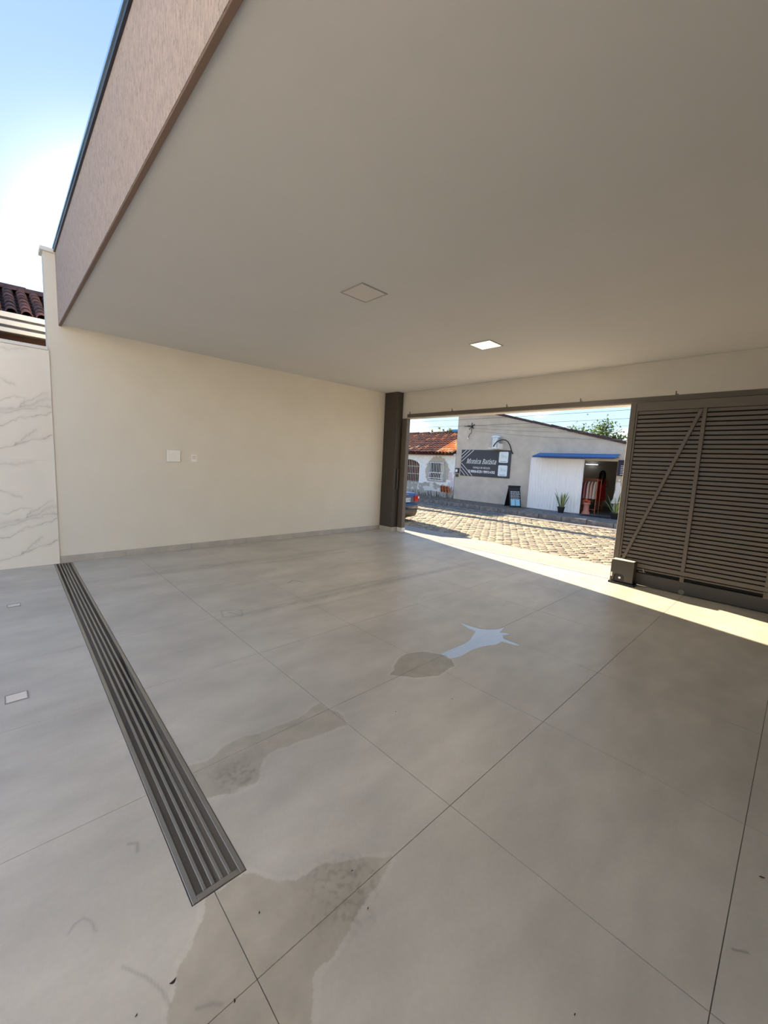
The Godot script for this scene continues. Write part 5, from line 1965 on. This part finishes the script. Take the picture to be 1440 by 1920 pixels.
func build_car() -> void:
	# local: rear bumper at z = 0, nose towards -z, x to the right side seen from behind
	var t := thing("parked_car", "metallic blue sedan parked at the kerb, its rear showing past the gate post", "car", Vector3(8.80, STREET, -1.15))
	t.scale = Vector3(1.0, 1.05, 1.0)
	var paintm := mat(rgb(16, 62, 108), 0.28, 0.35)
	paintm.clearcoat_enabled = true
	paintm.clearcoat = 0.8
	paintm.clearcoat_roughness = 0.08
	var st := begin()
	var rings := []
	# z, half width, bottom, top
	for e in [[0.02, 0.70, 0.42, 0.76, 0.10], [-0.03, 0.775, 0.36, 0.83, 0.10], [-0.12, 0.805, 0.32, 0.865, 0.10], [-0.35, 0.82, 0.28, 0.885, 0.09], [-0.70, 0.83, 0.26, 0.90, 0.08], [-1.3, 0.835, 0.24, 0.90, 0.07], [-2.2, 0.835, 0.24, 0.89, 0.07], [-2.9, 0.83, 0.24, 0.88, 0.07], [-3.3, 0.82, 0.25, 0.84, 0.09], [-3.8, 0.79, 0.26, 0.76, 0.12], [-4.05, 0.72, 0.30, 0.68, 0.12], [-4.15, 0.60, 0.36, 0.60, 0.10]]:
		rings.append(body_ring(e[0], e[1], e[2], e[3], 0.05, e[4]))
	loft(st, rings)
	put("body", st, paintm, t)
	# cabin
	st = begin()
	rings = []
	for e in [[-0.42, 0.66, 0.87, 0.895], [-0.62, 0.66, 0.86, 1.03], [-0.88, 0.645, 0.86, 1.22], [-1.12, 0.62, 0.86, 1.345], [-1.4, 0.61, 0.86, 1.39], [-2.0, 0.61, 0.86, 1.40], [-2.35, 0.62, 0.86, 1.36], [-2.7, 0.65, 0.86, 1.14], [-3.05, 0.68, 0.84, 0.90]]:
		var ring := []
		var w: float = e[1]
		var half := [Vector2(w * 0.6, e[2]), Vector2(w + 0.07, e[2]), Vector2(lerpf(w + 0.07, w - 0.05, 0.5), lerpf(e[2], e[3], 0.5)), Vector2(w - 0.05, e[3] - 0.05 * minf(1.0, (e[3] - e[2]) * 4.0)), Vector2(w - 0.14, e[3] - 0.008), Vector2(w * 0.4, e[3] + 0.008)]
		for p in half:
			ring.append(Vector3(p.x, p.y, e[0]))
		for i in range(half.size() - 1, -1, -1):
			ring.append(Vector3(-half[i].x, half[i].y, e[0]))
		rings.append(ring)
	loft(st, rings)
	put("cabin", st, paintm, t)
	var glass := mat(rgb(22, 30, 40), 0.06, 0.0, 0.7)
	st = begin()
	var rw := [Vector3(-0.56, 0.925, -0.455), Vector3(0.56, 0.925, -0.455), Vector3(0.50, 1.315, -1.04), Vector3(-0.50, 1.315, -1.04)]
	var off := Vector3(0, 0.012, 0.010)
	quad(st, rw[0] + off, rw[1] + off, rw[2] + off, rw[3] + off, Vector3(0, 0.5, -1.2))
	quad(st, rw[0], rw[1], rw[1] + off, rw[0] + off, Vector3(0, 1.1, -0.8))
	put("rear_window", st, glass, t)
	for s in [-1.0, 1.0]:
		st = begin()
		var sw := [Vector3(s * 0.735, 0.92, -0.95), Vector3(s * 0.745, 0.92, -2.75), Vector3(s * 0.63, 1.32, -2.25), Vector3(s * 0.625, 1.32, -1.25)]
		quad(st, sw[0], sw[1], sw[2], sw[3], Vector3(0, 1.1, -1.8))
		put("side_window", st, glass, t)
		# tail lamp wrapping the corner: red with a clear lower band
		st = begin()
		rings = []
		for e in [[0.50, 0.028], [0.62, 0.024], [0.70, 0.005], [0.765, -0.03], [0.80, -0.10], [0.818, -0.20]]:
			var ring := []
			for q in [[0.60, 0.0], [0.78, 0.0], [0.78, -0.06], [0.60, -0.06]]:
				ring.append(Vector3(s * e[0], q[0], e[1] + 0.012 + q[1]))
			rings.append(ring)
		loft(st, rings)
		var tl := put("tail_lamp", st, mat(rgb(170, 22, 22), 0.15), t)
		st = begin()
		rings = []
		for e in [[0.66, 0.018], [0.72, 0.0], [0.77, -0.03]]:
			var ring := []
			for q in [[0.69, 0.0], [0.75, 0.0], [0.75, -0.02], [0.69, -0.02]]:
				ring.append(Vector3(s * e[0], q[0], e[1] + 0.018 + q[1]))
			rings.append(ring)
		loft(st, rings)
		put("reversing_lens", st, mat(rgb(238, 226, 222), 0.12), tl)
		for wz in [-0.68, -3.28]:
			var wh := begin()
			rings = []
			for e in [[0.30, 0.60], [0.30, 0.79], [0.275, 0.815], [0.19, 0.82]]:
				var ring := []
				for k in 22:
					ring.append(Vector3(s * e[1], 0.301 + e[0] * sin(TAU * k / 22), wz + e[0] * cos(TAU * k / 22)))
				rings.append(ring)
			loft(wh, rings)
			var tyre := put("wheel", wh, M.black_metal, t)
			wh = begin()
			rings = []
			for e in [[0.19, 0.822], [0.17, 0.832], [0.05, 0.838]]:
				var ring := []
				for k in 18:
					ring.append(Vector3(s * e[1], 0.301 + e[0] * sin(TAU * k / 18), wz + e[0] * cos(TAU * k / 18)))
				rings.append(ring)
			loft(wh, rings)
			put("hubcap", wh, M.dull_steel, tyre)
	# bumper: painted upper, dark lower
	st = begin()
	rings = []
	for x in [-0.82, -0.80, -0.70, -0.4, 0.0, 0.4, 0.70, 0.80, 0.82]:
		var zz := 0.075 - 0.13 * pow(absf(x) / 0.82, 6.0) - 0.02 * absf(x)
		var ring := []
		for q in [[0.40, -0.01], [0.52, 0.0], [0.57, -0.03], [0.57, -0.22], [0.40, -0.22]]:
			ring.append(Vector3(x, q[0], zz + q[1]))
		rings.append(ring)
	loft(st, rings)
	put("bumper", st, paintm, t)
	st = begin()
	rings = []
	for x in [-0.80, -0.78, -0.68, -0.4, 0.0, 0.4, 0.68, 0.78, 0.80]:
		var zz := 0.055 - 0.13 * pow(absf(x) / 0.80, 6.0) - 0.02 * absf(x)
		var ring := []
		for q in [[0.15, -0.08], [0.26, -0.02], [0.40, 0.0], [0.40, -0.25], [0.15, -0.25]]:
			ring.append(Vector3(x, q[0], zz + q[1]))
		rings.append(ring)
	loft(st, rings)
	put("bumper_skirt", st, mat(rgb(92, 82, 66), 0.5), t)
	st = begin()
	slab(st, Vector3(-0.74, 0.14, -3.9), Vector3(0.74, 0.30, -0.12), 0.03)
	put("underbody", st, M.black_metal, t)
	st = begin()
	slab(st, Vector3(-0.2, 0.60, 0.034), Vector3(0.30, 0.72, 0.044), 0.003)
	var pl := put("licence_plate", st, M.sign_ice, t)
	text("characters", "8370", 0.085, 0.002, mat(rgb(50, 56, 66), 0.6), pl, Vector3(0.17, 0.66, 0.0452), "Droid Sans", 0, 0.9, 700)
	st = begin()
	slab(st, Vector3(0.02, 0.80, 0.012), Vector3(0.24, 0.825, 0.024), 0.004)
	put("boot_badge", st, M.steel, t)

# ----------------------------------------------------------------
func _ready() -> void:
	setup()
	materials()
	build_shell()
	build_floor()
	build_street()
	build_gate_post()
	build_gate()
	build_neighbour()
	build_house()
	build_shop()
	build_car()
	build_tree()
	build_lights()
	build_wall_plates()
	build_drain()
	build_cables()
	build_floor_bits()
